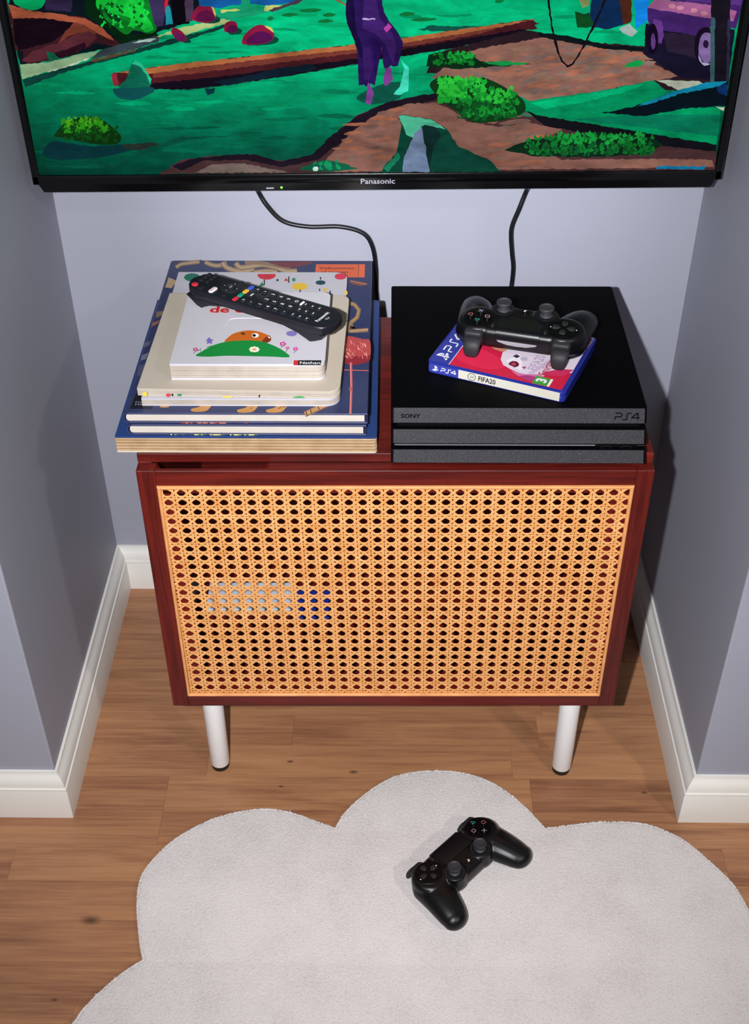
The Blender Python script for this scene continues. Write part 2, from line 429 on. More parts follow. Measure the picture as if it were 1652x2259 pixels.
# grass in broad tones; the screen's dimming to sides and bottom is painted in
gx = [14, 230, 450, 700, 950, 1200, 1420, 1640]
gy = [-640, -120, 0, 70, 150, 230, 310, 388]
gc = ['#0a3a50', '#0a8a70', '#00b478', '#00c584', '#00ae74', '#008e62', '#006c50', '#00483a']
def edgex(x, y):
    xl = 15 + (86 - 15) * (y / 386.0); xr = 1637 + (1577 - 1637) * (y / 375.0)
    return xl + (xr - xl) * (x - 14) / (1640 - 14)
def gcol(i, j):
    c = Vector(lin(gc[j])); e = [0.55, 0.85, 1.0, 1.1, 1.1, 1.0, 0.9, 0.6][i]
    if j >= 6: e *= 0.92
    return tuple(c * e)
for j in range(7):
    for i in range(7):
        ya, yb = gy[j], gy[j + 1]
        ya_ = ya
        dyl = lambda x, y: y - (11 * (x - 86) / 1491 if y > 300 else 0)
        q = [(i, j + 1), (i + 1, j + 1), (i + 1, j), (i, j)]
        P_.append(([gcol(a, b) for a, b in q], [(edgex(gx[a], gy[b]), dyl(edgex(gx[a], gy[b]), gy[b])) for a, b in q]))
# distant trees above the frame
A('#062a30', [(-100, -640), (1770, -640), (1660, -110), (1100, -60), (700, -70), (300, -40), (10, -20)])
A('#0d5a70', [(300, -640), (1300, -640), (1200, -160), (800, -120), (420, -150)])
rs = random.Random(5)
for _ in range(230):
    cx, cy = rs.uniform(90, 1550), rs.uniform(20, 340)
    A(rs.choice([['#00b474', '#00bd7c', '#009c66'], ['#009e68', '#008a5e', '#00945f', '#00a870'], ['#006648', '#005a42', '#006e4e']][0 if cy < 110 else 1 if cy < 240 else 2]), sm([(cx - rs.uniform(20, 60), cy), (cx, cy - rs.uniform(2, 6)), (cx + rs.uniform(20, 60), cy - rs.uniform(-4, 4)), (cx, cy + rs.uniform(2, 6))], 3))
# top left corner: roots, bush, fence
A('#0a1620', [(16, -60), (450, -60), (440, 40), (330, 78), (250, 104), (46, 146), (30, 90)])
A('#2e2444', [(98, -60), (160, -60), (158, 25), (100, 22)])
A('#3a2f58', [(318, -60), (362, -60), (362, 56), (338, 62), (322, 20)])
A('#d0203e', [(360, -60), (374, -60), (370, 28), (364, 30)])
A('#1d90a0', [(366, 14), (374, 12), (381, 52), (366, 56)])
A('#08040c', [(375, -60), (415, -60), (418, 52), (383, 54)])
A('#4c3a55', [(405, -60), (428, -60), (425, 46), (410, 48)])
A('#04260f', [(176, -60), (232, -60), (250, 48), (290, 78), (342, 70), (352, 82), (270, 98), (232, 60), (190, 36)])
AS('#0a7a22', [(214, -60), (318, -60), (330, 30), (346, 62), (330, 74), (296, 66), (278, 76), (250, 56), (226, 30)])
AS('#12c43a', [(222, -10), (312, -20), (316, 20), (334, 50), (338, 66), (318, 70), (306, 52), (290, 60), (276, 40), (256, 36), (236, 22), (214, 18)])
A('#0a7a22', [(262, 30), (288, 40), (284, 56), (262, 50)]); A('#06391a', [(225, 20), (262, 34), (270, 52), (246, 44)])
leaves('#1ad548', 222, 330, 0, 62, 26, 7, 3); leaves('#07551c', 218, 320, 4, 60, 16, 6, 4)
AS('#00a860', [(34, -20), (98, -20), (96, 12), (74, 22), (48, 16), (30, 4)])
A('#3e1a22', [(18, 6), (62, 22), (120, 28), (186, 38), (224, 58), (246, 80), (263, 95), (254, 104), (240, 100), (214, 94), (190, 106), (150, 124), (112, 132), (62, 140), (48, 132), (60, 112), (36, 112), (30, 90)])
A('#a8563c', [(18, 8), (60, 22), (110, 28), (160, 36), (188, 40), (228, 62), (252, 90), (240, 86), (212, 72), (184, 58), (160, 50), (100, 40), (28, 40)])
A('#7a3a2c', [(160, 48), (186, 54), (214, 72), (205, 84), (176, 72), (152, 80), (128, 96), (140, 76)])
A('#150612', [(30, 42), (100, 40), (162, 50), (140, 74), (116, 92), (40, 112), (33, 90)])
A('#5e2a34', [(48, 134), (72, 112), (130, 94), (170, 74), (196, 68), (214, 82), (190, 104), (142, 122), (102, 130), (62, 138)])
A('#2a0d1c', [(108, 118), (150, 108), (186, 92), (190, 104), (146, 124), (110, 131)])
A('#0f6a4a', [(103, 114), (118, 116), (130, 128), (124, 140), (112, 140)])
A('#93b58a', [(45, 142), (100, 138), (132, 132), (162, 122), (220, 110), (204, 124), (160, 142), (104, 158), (50, 174)])
A('#cfd8c4', [(104, 158), (160, 140), (200, 126), (196, 130), (150, 148), (110, 160)])
A('#37484e', [(198, 132), (222, 110), (262, 98), (300, 88), (352, 78), (350, 92), (292, 110), (244, 122)])
A('#b4cfc4', [(292, 95), (322, 86), (346, 84), (330, 92)])
A('#b9cf86', [(346, 82), (368, 70), (400, 60), (440, 52), (474, 44), (512, 40), (498, 52), (440, 66), (410, 76), (396, 70)])
A('#0a3f36', [(50, 176), (110, 158), (200, 134), (292, 112), (348, 94), (412, 78), (505, 52), (504, 58), (412, 88), (330, 110), (250, 130), (150, 156), (56, 192)])
A('#5a4a30', [(200, 132), (300, 108), (300, 112), (206, 138)])
# red boulders
def boulder(pts, dark, tip=None):
    xs = [p[0] for p in pts]; ys = [p[1] for p in pts]; cx, cy = sum(xs) / len(xs), sum(ys) / len(ys)
    AS('#074a3a', [(p[0] + 10, cy + (p[1] - cy) * 0.55 + 10) for p in pts]); AS('#8e1840', pts)
    AS(dark, [(cx + (p[0] - cx) * 0.8 + 3, cy + (p[1] - cy) * 0.62 + 5) for p in pts])
    if tip: A('#d8c468', tip)
boulder([(422, 40), (430, 20), (446, 9), (464, 11), (475, 28), (473, 44), (452, 50), (434, 47)], '#5c1042', [(463, 9), (474, 22), (476, 38), (470, 24)])
boulder([(378, 68), (384, 60), (402, 70), (412, 86), (402, 92), (384, 82)], '#6a1a58')
boulder([(494, 58), (504, 47), (520, 48), (524, 62), (512, 71), (497, 70)], '#58124a')
boulder([(533, 92), (540, 76), (560, 58), (580, 55), (600, 66), (605, 78), (594, 92), (564, 98), (540, 98)], '#561050', [(583, 57), (598, 60), (604, 73), (596, 66)])
# top middle
A('#1460a8', [(430, -60), (700, -60), (660, 4), (600, 12), (540, 8), (480, 18), (440, 12)])
A('#15a070', [(478, 24), (540, 12), (534, -20), (548, -10), (552, 12), (600, 16), (580, 30), (500, 44), (478, 36)])
A('#c4cc70', [(486, 22), (520, 18), (530, 22), (488, 28)]); A('#c4cc70', [(585, 12), (622, 12), (604, 22), (582, 24)])
A('#4a3c48', [(592, 22), (640, 6), (690, -14), (700, -14), (650, 10), (600, 26)]); A('#9a5a40', [(720, -14), (764, 8), (766, 14), (726, -4)])
for q in ((620, 34, 40), (660, 24, 50), (700, 48, 36), (590, 42, 14), (712, 34, 30), (905, 44, 60), (880, 32, 36), (1090, 4, 22)):
    A('#0c7a3c', sm([(q[0], q[1]), (q[0] + q[2] * .4, q[1] - 6), (q[0] + q[2], q[1] - 3), (q[0] + q[2] * .5, q[1] + 3)], 3))
# fallen log
A('#0d6a50', [(560, 158), (700, 140), (790, 132), (790, 142), (640, 166), (420, 200), (400, 196)])
A('#0a5a4c', [(920, 66), (950, 56), (1010, 58), (1060, 56), (1000, 70)])
A('#4c1a22', [(246, 165), (252, 160), (400, 140), (600, 119), (780, 98), (900, 82), (1000, 67), (1100, 52), (1182, 41), (1168, 50), (1192, 50), (1170, 58), (1186, 62), (1150, 68), (1050, 88), (900, 118), (800, 136), (600, 166), (420, 194), (330, 194), (252, 189)])
A('#b56c40', [(252, 160), (400, 140), (600, 119), (780, 98), (900, 82), (1000, 67), (1100, 52), (1180, 42), (1100, 60), (1000, 78), (890, 95), (780, 110), (600, 128), (420, 150), (338, 162)])
A('#7c3a30', [(338, 162), (420, 150), (600, 128), (780, 110), (890, 95), (1000, 78), (1100, 60), (1090, 66), (1000, 86), (890, 103), (780, 118), (600, 140), (440, 160), (338, 172)])
A('#120a1a', [(330, 184), (480, 170), (620, 150), (780, 130), (900, 106), (1040, 82), (1150, 64), (1168, 68), (1040, 98), (900, 122), (800, 138), (620, 170), (480, 190), (400, 198), (330, 196)])
A('#0c2030', [(470, 180), (560, 164), (600, 152), (690, 140), (700, 152), (600, 170), (500, 188)])
A('#962a3c', [(246, 163), (257, 160), (263, 187), (252, 190)])
AS('#0b6650', [(262, 192), (280, 172), (290, 140), (298, 134), (312, 142), (324, 162), (333, 174), (330, 190), (300, 196)])
A('#27b988', [(290, 140), (298, 133), (312, 141), (326, 162), (334, 174), (331, 186), (326, 168), (308, 146)])
AS('#0b4f52', [(250, 196), (290, 194), (334, 192), (338, 202), (304, 219), (264, 216)]); A('#083a44', [(452, 194), (474, 194), (472, 206), (458, 210)])
# lower left bush
AS('#063238', [(94, 335), (118, 312), (200, 322), (270, 318), (302, 324), (250, 342), (160, 352), (108, 349)])
A('#24302a', [(268, 318), (330, 314), (398, 318), (352, 323), (310, 332), (276, 328)])
AS('#0a330e', [(120, 300), (132, 282), (150, 268), (180, 258), (222, 262), (252, 284), (268, 302), (254, 318), (200, 316), (140, 304)])
leaves('#2a8a14', 136, 240, 262, 292, 34, 8, 8); leaves('#4ea81c', 150, 220, 258, 282, 14, 6, 9); leaves('#0c4a12', 140, 258, 280, 312, 26, 7, 10)
A('#04503f', [(100, 366), (260, 360), (300, 336), (400, 300), (520, 300), (420, 306), (330, 336), (240, 372)])
# lower dirt
A('#4a2f32', [(350, 383), (400, 352), (470, 343), (560, 341), (600, 352), (660, 356), (690, 344), (730, 300), (790, 252), (860, 224), (930, 210), (1000, 204), (1010, 236), (1100, 262), (1130, 250), (1200, 262), (1300, 280), (1440, 302), (1580, 322), (1577, 375), (1000, 379), (600, 382)])
A('#1c1220', [(380, 366), (420, 350), (500, 341), (560, 340), (620, 356), (690, 340), (730, 300), (790, 254), (850, 226), (930, 209), (985, 204), (960, 220), (870, 240), (810, 268), (750, 316), (700, 352), (620, 368), (540, 352), (450, 354), (400, 376)])
A('#8c6054', [(720, 352), (776, 290), (836, 248), (900, 228), (960, 226), (1000, 244), (1030, 268), (1100, 280), (1160, 270), (1240, 284), (1180, 320), (1120, 340), (1180, 352), (1400, 350), (1570, 352), (1574, 368), (1100, 374), (990, 376), (700, 378)])
A('#7a6862', [(430, 380), (470, 362), (540, 360), (600, 372), (640, 380)])
rs = random.Random(21)
for _ in range(120):
    cx, cy = rs.uniform(760, 1200), rs.uniform(236, 366)
    if cy > 600 - cx * 0.42 and not (860 < cx < 1080 and cy > 250):
        w_ = rs.uniform(10, 34); A(rs.choice(['#9c6450', '#93665a', '#80645a', '#86665a', '#785a52', '#a86850']), sm([(cx - w_, cy + 2), (cx, cy - rs.uniform(2, 6)), (cx + w_, cy - 2), (cx, cy + rs.uniform(3, 6))], 3))
A('#0c5a40', [(660, 372), (690, 358), (720, 352), (760, 360), (790, 372), (740, 377), (690, 378)]); leaves('#12905c', 690, 750, 356, 374, 12, 7, 33)
A('#dff0ea', ell(696, 372, 6, 5))  # white glint of the flash on the screen's lower edge, painted in
# dirt clearing
A('#2c1a22', [(940, 160), (960, 118), (1040, 96), (1160, 66), (1220, 78), (1300, 92), (1420, 102), (1570, 150), (1570, 196), (1440, 200)])
A('#93675a', [(952, 172), (975, 150), (1010, 120), (1060, 106), (1130, 94), (1200, 82), (1290, 100), (1380, 118), (1440, 140), (1500, 168), (1440, 178), (1310, 202), (1166, 222), (1130, 204), (1060, 176), (1000, 170)])
for _ in range(200):
    cx, cy = rs.uniform(985, 1440), rs.uniform(98, 212)
    if cy > 170 - (cx - 960) * .35 and cy > 82 + (cx - 1200) * 0.16 and cy < 226 - (cx - 1166) * 0.15 and (cx > 1150 or cy < 168):
        w_ = rs.uniform(8, 30); A(rs.choice(['#a86c58', '#9c6c5c', '#8a6e66', '#93705f', '#806862', '#b06e56']), sm([(cx - w_, cy + 2), (cx, cy - rs.uniform(2, 7)), (cx + w_, cy - 2), (cx, cy + rs.uniform(3, 7))], 3))
A('#0a1418', [(1186, 70), (1260, 80), (1340, 100), (1420, 104), (1430, 112), (1340, 108), (1250, 92), (1190, 80)])
# right hand grass tongue and dark blade
A('#00965f', [(1150, 240), (1166, 222), (1310, 203), (1438, 176), (1470, 200), (1420, 236), (1590, 238), (1580, 320), (1400, 288), (1240, 264), (1180, 256)])
A('#00b878', [(1170, 226), (1310, 205), (1420, 182), (1400, 196), (1300, 222), (1200, 240)]); A('#047a58', [(1260, 262), (1400, 252), (1588, 252), (1582, 300), (1430, 282)])
A('#101018', [(1160, 244), (1190, 254), (1300, 272), (1440, 296), (1580, 318), (1578, 334), (1440, 318), (1300, 296), (1200, 276)])
A('#b4bca8', [(1446, 176), (1540, 178), (1552, 184), (1500, 200)]); A('#c8ccb8', [(1578, 234), (1598, 236), (1596, 244)])
A('#04121c', [(1326, 248), (1400, 234), (1480, 204), (1556, 182), (1607, 178), (1600, 232), (1500, 240), (1420, 256)])
A('#1086a8', [(1398, 236), (1480, 203), (1560, 180), (1607, 178), (1586, 190), (1500, 206), (1440, 226)])
A('#0a2c60', [(1580, 190), (1606, 184), (1603, 210), (1582, 202)])
# undergrowth
A('#062c16', [(940, 146), (946, 120), (990, 112), (1030, 116), (1060, 134), (1176, 140), (1100, 146), (1010, 152)])
leaves('#0d7a26', 956, 1050, 116, 142, 26, 8, 41); leaves('#18a83c', 990, 1040, 114, 132, 12, 7, 42); A('#129a4a', [(1064, 138), (1110, 134), (1172, 140), (1110, 144)])
AS('#0a3a16', [(948, 190), (962, 172), (990, 166), (1030, 178), (1066, 170), (1110, 190), (1146, 212), (1160, 238), (1140, 256), (1090, 268), (1040, 268), (1010, 246), (980, 226)])
leaves('#18a832', 966, 1070, 176, 226, 56, 10, 43); leaves('#2cc83c', 966, 1060, 172, 214, 34, 9, 44); leaves('#12902e', 1020, 1140, 196, 256, 56, 10, 45); leaves('#0b5a22', 1010, 1140, 226, 262, 30, 9, 46)
leaves('#2cc83c', 1060, 1130, 190, 226, 18, 8, 47)
A('#082a18', [(1112, 330), (1170, 306), (1230, 300), (1320, 290), (1440, 304), (1462, 318), (1430, 338), (1300, 346), (1180, 344)])
leaves('#0e7a2c', 1160, 1440, 298, 338, 80, 9, 48); leaves('#18a040', 1230, 1420, 292, 316, 34, 8, 49); leaves('#0c5a28', 1170, 1440, 316, 342, 40, 8, 50)
A('#12a04a', [(1372, 148), (1384, 138), (1402, 132), (1420, 134), (1414, 144)])
# grey green outcrop
A('#0a4436', [(838, 379), (876, 332), (886, 336), (896, 296), (878, 260), (884, 251), (952, 262), (986, 284), (1012, 322), (1080, 352), (1104, 378)])
A('#54c49c', [(880, 256), (886, 252), (950, 262), (984, 284), (936, 274), (912, 302), (896, 296)]); A('#7488a8', [(914, 292), (930, 276), (948, 378), (888, 378), (892, 344)])
A('#0d2e2c', [(930, 276), (964, 280), (972, 300), (952, 330), (948, 378)]); A('#17805c', [(846, 370), (878, 334), (884, 346), (856, 378)])
# vehicle, tarp and post on the right
A('#0b2b54', [(1306, -60), (1376, -60), (1386, 50), (1340, 64), (1300, 58)]); A('#4e2618', [(1356, -60), (1392, -60), (1392, 48), (1374, 52)])
A('#1287e4', [(1396, -60), (1440, -60), (1426, 46), (1402, 62)]); A('#0c4a1e', [(1272, 60), (1268, 24), (1286, 30), (1300, 26), (1310, 58)]); A('#8a9a60', [(1276, 0), (1296, -20), (1300, 10), (1284, 16)])
A('#16122a', [(1424, 50), (1620, 64), (1604, 178), (1500, 170), (1420, 118)])
A('#2c2036', [(1462, 70), (1546, 78), (1540, 128), (1470, 112)])
A('#44246a', [(1428, 16), (1444, 2), (1640, -10), (1622, 62), (1572, 54), (1544, 78), (1462, 66), (1430, 58)])
A('#a86294', [(1428, 16), (1444, -4), (1570, 10), (1624, 24), (1616, 46), (1566, 40), (1440, 18)]); A('#5a3484', [(1445, -60), (1640, -60), (1634, 10), (1560, 4), (1446, -6)])
for q in ((1482, 12), (1500, 16), (1530, 22), (1552, 28)): A('#d088a0', ell(q[0], q[1], 8, 5))
A('#6a3a8c', [(1440, 40), (1458, 44), (1464, 78), (1458, 96), (1444, 92)])
A('#12061c', ell(1438, 84, 13, 34)); A('#5a3a78', ell(1440, 90, 5, 18)); A('#170a22', ell(1556, 102, 26, 44)); A('#8468a0', ell(1558, 104, 18, 34)); A('#2a143a', ell(1556, 96, 6, 9)); A('#b0a8cc', [(1540, 116), (1548, 136), (1566, 140), (1552, 144), (1542, 134)])
A('#a6b8b4', [(1364, 62), (1388, 52), (1406, 68), (1394, 80), (1372, 72)])
A('#17131f', [(1568, -60), (1612, -60), (1606, 178), (1568, 180)]); A('#3c5f66', [(1567, 36), (1576, 38), (1574, 180), (1566, 180)]); A('#2e2a44', [(1604, 40), (1610, 40), (1607, 178), (1601, 178)])
A('#140c18', stroke([(1206, -30), (1210, 10), (1217, 60), (1228, 106), (1240, 134), (1251, 145), (1263, 139), (1285, 104), (1310, 54), (1338, -10)], 4.5))
# standing figure: only the legs are in view
AS('#0a5a48', [(786, 214), (812, 196), (860, 180), (894, 184), (880, 216), (830, 228), (804, 226)])
A('#46e6c4', [(884, 128), (902, 148), (900, 200), (884, 208), (868, 206), (890, 178), (892, 150)])
A('#2b1459', [(768, -60), (834, -60), (846, 24), (858, 46), (880, 74), (889, 92), (884, 118), (878, 144), (868, 146), (862, 142), (850, 152), (844, 136), (848, 106), (838, 94), (822, 80), (826, 118), (829, 150), (826, 188), (818, 182), (808, 190), (800, 182), (791, 187), (795, 152), (790, 120), (780, 84), (766, 50), (762, 30)])
A('#42206f', [(804, -20), (826, -20), (838, 40), (866, 72), (874, 96), (868, 140), (860, 120), (850, 96), (826, 72), (800, 62)]); A('#3b1b68', [(798, 110), (818, 100), (822, 150), (816, 178), (804, 172)])
A('#170a38', [(766, -20), (780, -20), (778, 40), (796, 92), (800, 130), (792, 120), (780, 84), (764, 40)])
A('#cc46b8', [(846, 62), (856, 49), (864, 58), (852, 71)]); A('#c8b8e0', [(800, 39), (828, 40), (828, 42), (800, 42)])
A('#86449a', [(812, 180), (819, 192), (825, 208), (816, 230), (806, 226), (814, 208), (808, 190)]); A('#86449a', [(851, 150), (862, 147), (862, 172), (867, 176), (850, 189), (845, 182)])
# dark canopy overhead, above the part the camera sees
P_.append(('#04222c', rough_edge([(-110, -640), (1780, -640), (1700, -70), (1500, -48), (1300, -62), (1100, -44), (900, -60), (700, -46), (500, -64), (300, -46), (100, -58), (-10, -44)], 4.0, 12.0)))
leaves('#0a4a3c', 20, 1640, -330, -70, 120, 26, 61); leaves('#0c6a4c', 20, 1640, -330, -80, 70, 22, 62)
# strip at the lower right
A('#0b76a4', [(1450, 364), (1556, 365), (1552, 372), (1446, 371)])
def to_tv(u, v, h):
    p = tvp(u, v); return (min(max(p.x, sx0), sx1), -h, min(max(p.z, sz0), sz1))
SCR = []
for c, pts in P_: SCR.append((c, pts))
obj('screen_panel', bm_box(sx0 - 0.001, sx1 + 0.001, 0.0002, 0.010, sz0 - 0.001, sz1 + 0.001), M['black_gloss'], tv)
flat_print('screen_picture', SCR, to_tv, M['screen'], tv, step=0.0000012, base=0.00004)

# ------------------------------------------------------------------ cabinet
RA = 0.0086
CX0, CX1, DT, CD = -0.2838, 0.3233, 0.0171, 0.337
ZT, ZB, ZTOP = 0.5967, 0.192, 0.6094
cab = thing('cabinet', 'dark red wooden cabinet with woven cane door and white legs', 'cabinet', (0, 0, 0), (0, 0, RA))
obj('top_panel', bm_box(CX0, CX1, DT, CD, ZT + 0.0002, ZTOP, 0.0008, 1), M['red_wood_x'], cab)
obj('bottom_panel', bm_box(CX0, CX1, DT + 0.0008, CD, ZB, ZB + 0.016, 0.0006, 1), M['red_wood_x'], cab)
obj('side_panel', bm_box(CX0, CX0 + 0.016, DT + 0.0008, CD, ZB + 0.0162, ZT, 0.0006, 1), M['red_wood_z'], cab)
obj('side_panel', bm_box(CX1 - 0.016, CX1, DT + 0.0008, CD, ZB + 0.0162, ZT, 0.0006, 1), M['red_wood_z'], cab)
obj('back_panel', bm_box(CX0 + 0.0165, CX1 - 0.0165, CD - 0.008, CD - 0.001, ZB + 0.0165, ZT), M['red_wood_x'], cab)
# door frame: stiles, rails and the finger scoop in the back of the top rail
BX0, BX1, BZ0, BZ1 = -0.2619, 0.3020, 0.2130, 0.5748
dm = bmesh.new()
bm_box(CX0, BX0, 0, DT, ZB, ZT, 0.0008, 1, dm, 1); bm_box(BX1, CX1, 0, DT, ZB, ZT, 0.0008, 1, dm, 1)
bm_box(BX0, BX1, 0, DT, ZB, BZ0, 0.0008, 1, dm, 0)
bm_box(BX0, BX1, 0, 0.0062, BZ1, ZT, 0.0008, 1, dm, 0)
sc = [(BX0, BZ1), (BX1, BZ1), (BX1, ZT), (-0.128, ZT), (-0.131, ZT - 0.001), (-0.136, ZT - 0.0045), (-0.141, ZT - 0.0125), (-0.147, ZT - 0.0165), (-0.152, ZT - 0.0175),
      (-0.247, ZT - 0.0175), (-0.252, ZT - 0.0165), (-0.2565, ZT - 0.0125), (BX0 + 0.0022, ZT - 0.0045), (BX0 + 0.0006, ZT - 0.001), (BX0, ZT)]
bm_prism(sc, 0.0062, DT, fn=lambda u, v, w: (u, w, v), bm=dm)
for (a_, b_, c_, d_, m_) in ((BX0, BX1, BZ1 - 0.0165, BZ1, 0), (BX0, BX1, BZ0, BZ0 + 0.0190, 0), (BX0, BX0 + 0.0190, BZ0, BZ1, 1), (BX1 - 0.0240, BX1, BZ0, BZ1, 1)):
    bm_box(a_, b_, 0.0070, DT - 0.0005, c_, d_, 0, 1, dm, m_)
door = obj('door', dm, [M['red_wood_x'], M['red_wood_z']], cab)
def bead(p, q):
    d = (Vector(q) - Vector(p)).normalized(); n = Vector((-d.z, 0, d.x)); w, out = 0.0044, 0.0026
    bm = bmesh.new(); rg = []
    for e, s in ((Vector(p), 1), (Vector(q), -1)):
        rg.append([bm.verts.new(e + n * (w * t) + d * (s * w * t) + Vector((0, -out * h, 0))) for t, h in ((0.02, -0.6), (0.02, 0.55), (0.25, 0.95), (0.5, 1.0), (0.78, 0.8), (1.0, 0.1), (1.0, -0.6))])
    for i in range(7): bm.faces.new((rg[0][i], rg[0][(i + 1) % 7], rg[1][(i + 1) % 7], rg[1][i]))
    bm.faces.new(rg[0][::-1]); bm.faces.new(rg[1])
    obj('bead', bm, M['cane_bead'], door, smooth=50)
c4 = [(BX0, 0, BZ0), (BX1, 0, BZ0), (BX1, 0, BZ1), (BX0, 0, BZ1)]
for i in range(4): bead(c4[i], c4[(i + 1) % 4])
# cane webbing: pairs of upright and level strands with crossing diagonals
PX, PZ = 0.01658, 0.01457
HX, HZ = -0.2511, 0.5628
IX0, IX1, IZ0, IZ1 = BX0 + 0.002, BX1 - 0.002, BZ0 + 0.002, BZ1 - 0.002
cv, cf = [], []
rc_ = random.Random(2)
def strand(pts, wid, thick):
    """closed flat strand through 3-D points; its face looks along -Y"""
    n = len(pts); base = len(cv); jit = rc_.uniform(0.88, 1.1)
    for i, p in enumerate(pts):
        t = pts[min(i + 1, n - 1)] - pts[max(i - 1, 0)]; t.normalize()
        s = Vector((-t.z, 0, t.x)); s.normalize(); hw = wid * 0.5 * jit
        cv.extend([(p + s * hw)[:], (p + Vector((0, -thick, 0)))[:], (p - s * hw)[:], (p + Vector((0, thick * 0.6, 0)))[:]])
    for i in range(n - 1):
        a = base + 4 * i
        for k in range(4): cf.append((a + k, a + (k + 1) % 4, a + 4 + (k + 1) % 4, a + 4 + k))
def shear_x(x, z): return x + (HZ - z) * 0.0150
def build_strands():
    w = 0.158 * PX
    # upright
    for i in range(-1, 36):
        for s in (-1, 1):
            x0 = HX + (i - 0.5) * PX + s * 0.118 * PX + rc_.uniform(-0.00012, 0.00012); pts = []; n = 24 * 5
            for k in range(n + 1):
                z = IZ1 + (IZ0 - IZ1) * k / n; x = shear_x(x0, z)
                if IX0 <= x <= IX1: pts.append(Vector((x, 0.0030 + 0.00035 * math.sin(2 * PI * (z - HZ) / PZ + s), z)))
            if len(pts) > 8: strand(pts, w, 0.00035)
    # level
    for j in range(-1, 27):
        for s in (-1, 1):
            z0 = HZ - (j - 0.5) * PZ + s * 0.120 * PZ + rc_.uniform(-0.0001, 0.0001)
            if not IZ0 < z0 < IZ1: continue
            n = 34 * 5; pts = [Vector((IX0 + (IX1 - IX0) * k / n, 0.0024 + 0.00035 * math.sin(2 * PI * (IX0 + (IX1 - IX0) * k / n - HX) / PX + s), z0)) for k in range(n + 1)]
            strand(pts, 0.158 * PZ, 0.00035)
    # diagonals
    for sg in (1, -1):
        for k in range(-30, 62):
            pts = []
            n = 120
            for q in range(n + 1):
                z = IZ1 + (IZ0 - IZ1) * q / n
                x = shear_x(HX + (k + 0.5) * PX + sg * (HZ - z) / PZ * PX, z)
                if IX0 <= x <= IX1:
                    ph = 2 * PI * (z - HZ) / PZ
                    pts.append(Vector((x, 0.0018 + sg * 0.0003 + 0.0004 * math.sin(ph + sg), z)))
            if len(pts) > 4: strand(pts, 0.165 * PX, 0.00035)
build_strands()
me = bpy.data.meshes.new('cane_webbing'); me.from_pydata(cv, [], cf); me.update()
for p in me.polygons: p.use_smooth = False
w_ = obj('cane_webbing', me, M['cane'], door); w_['label'] = 'honey-coloured woven cane with rows of open holes'
# legs
leg_prof = [(0, 0.0110), (0.0138, 0.0110), (0.0143, 0.0122), (0.0152, ZB - 0.0025), (0.0152, ZB - 0.0001), (0, ZB - 0.0001)]
foot_prof = [(0, 0), (0.0112, 0), (0.0128, 0.0018), (0.0137, 0.0109), (0, 0.0109)]
lm = new_mesh('leg', bm_lathe(leg_prof, 32), 40); fm = new_mesh('foot_cap', bm_lathe(foot_prof, 32), 40)
for (x, y) in ((-0.2397, 0.0530), (0.2735, 0.0455), (-0.2397, 0.285), (0.2735, 0.285)):
    l_ = obj('leg', lm, M['white_metal'], cab, (x, y, 0)); obj('foot_cap', fm, M['rubber'], l_)
# things kept inside, seen through the cane
def cabp(x, y, z): return (math.cos(RA) * x - math.sin(RA) * y, math.sin(RA) * x + math.cos(RA) * y, z)
zi = ZB + 0.0162
t = thing('booklet', 'white booklet lying flat inside the cane cabinet, seen through the holes', 'booklet', cabp(-0.255, 0.163, zi), (0, 0, RA))
obj('cover', bm_box(0, 0.128, 0, 0.060, 0, 0.0012, 0.0004, 1), mat('booklet_cover', '#e4e6ea', 0.5, var=(18, '#c9d0da')), t)
obj('pages', bm_box(0.001, 0.127, 0.001, 0.059, 0.0013, 0.0100, 0.0003, 1), M['paper'], t)
obj('front_cover', bm_box(0, 0.128, 0, 0.060, 0.0101, 0.0116, 0.0004, 1), bpy.data.materials['booklet_cover'], t)
t = thing('disc_case', 'blue plastic disc case lying flat inside the cane cabinet beside the white booklet', 'case', cabp(-0.124, 0.150, zi), (0, 0, RA))
M['case_blue'] = mat('blue_case_plastic', '#222e8c', 0.6, spec=0.15)
obj('tray', bm_box(0, 0.056, 0, 0.062, 0, 0.0068, 0.001, 1), M['case_blue'], t); obj('lid', bm_box(0, 0.056, 0, 0.062, 0.0070, 0.0140, 0.001, 1), M['case_blue'], t)

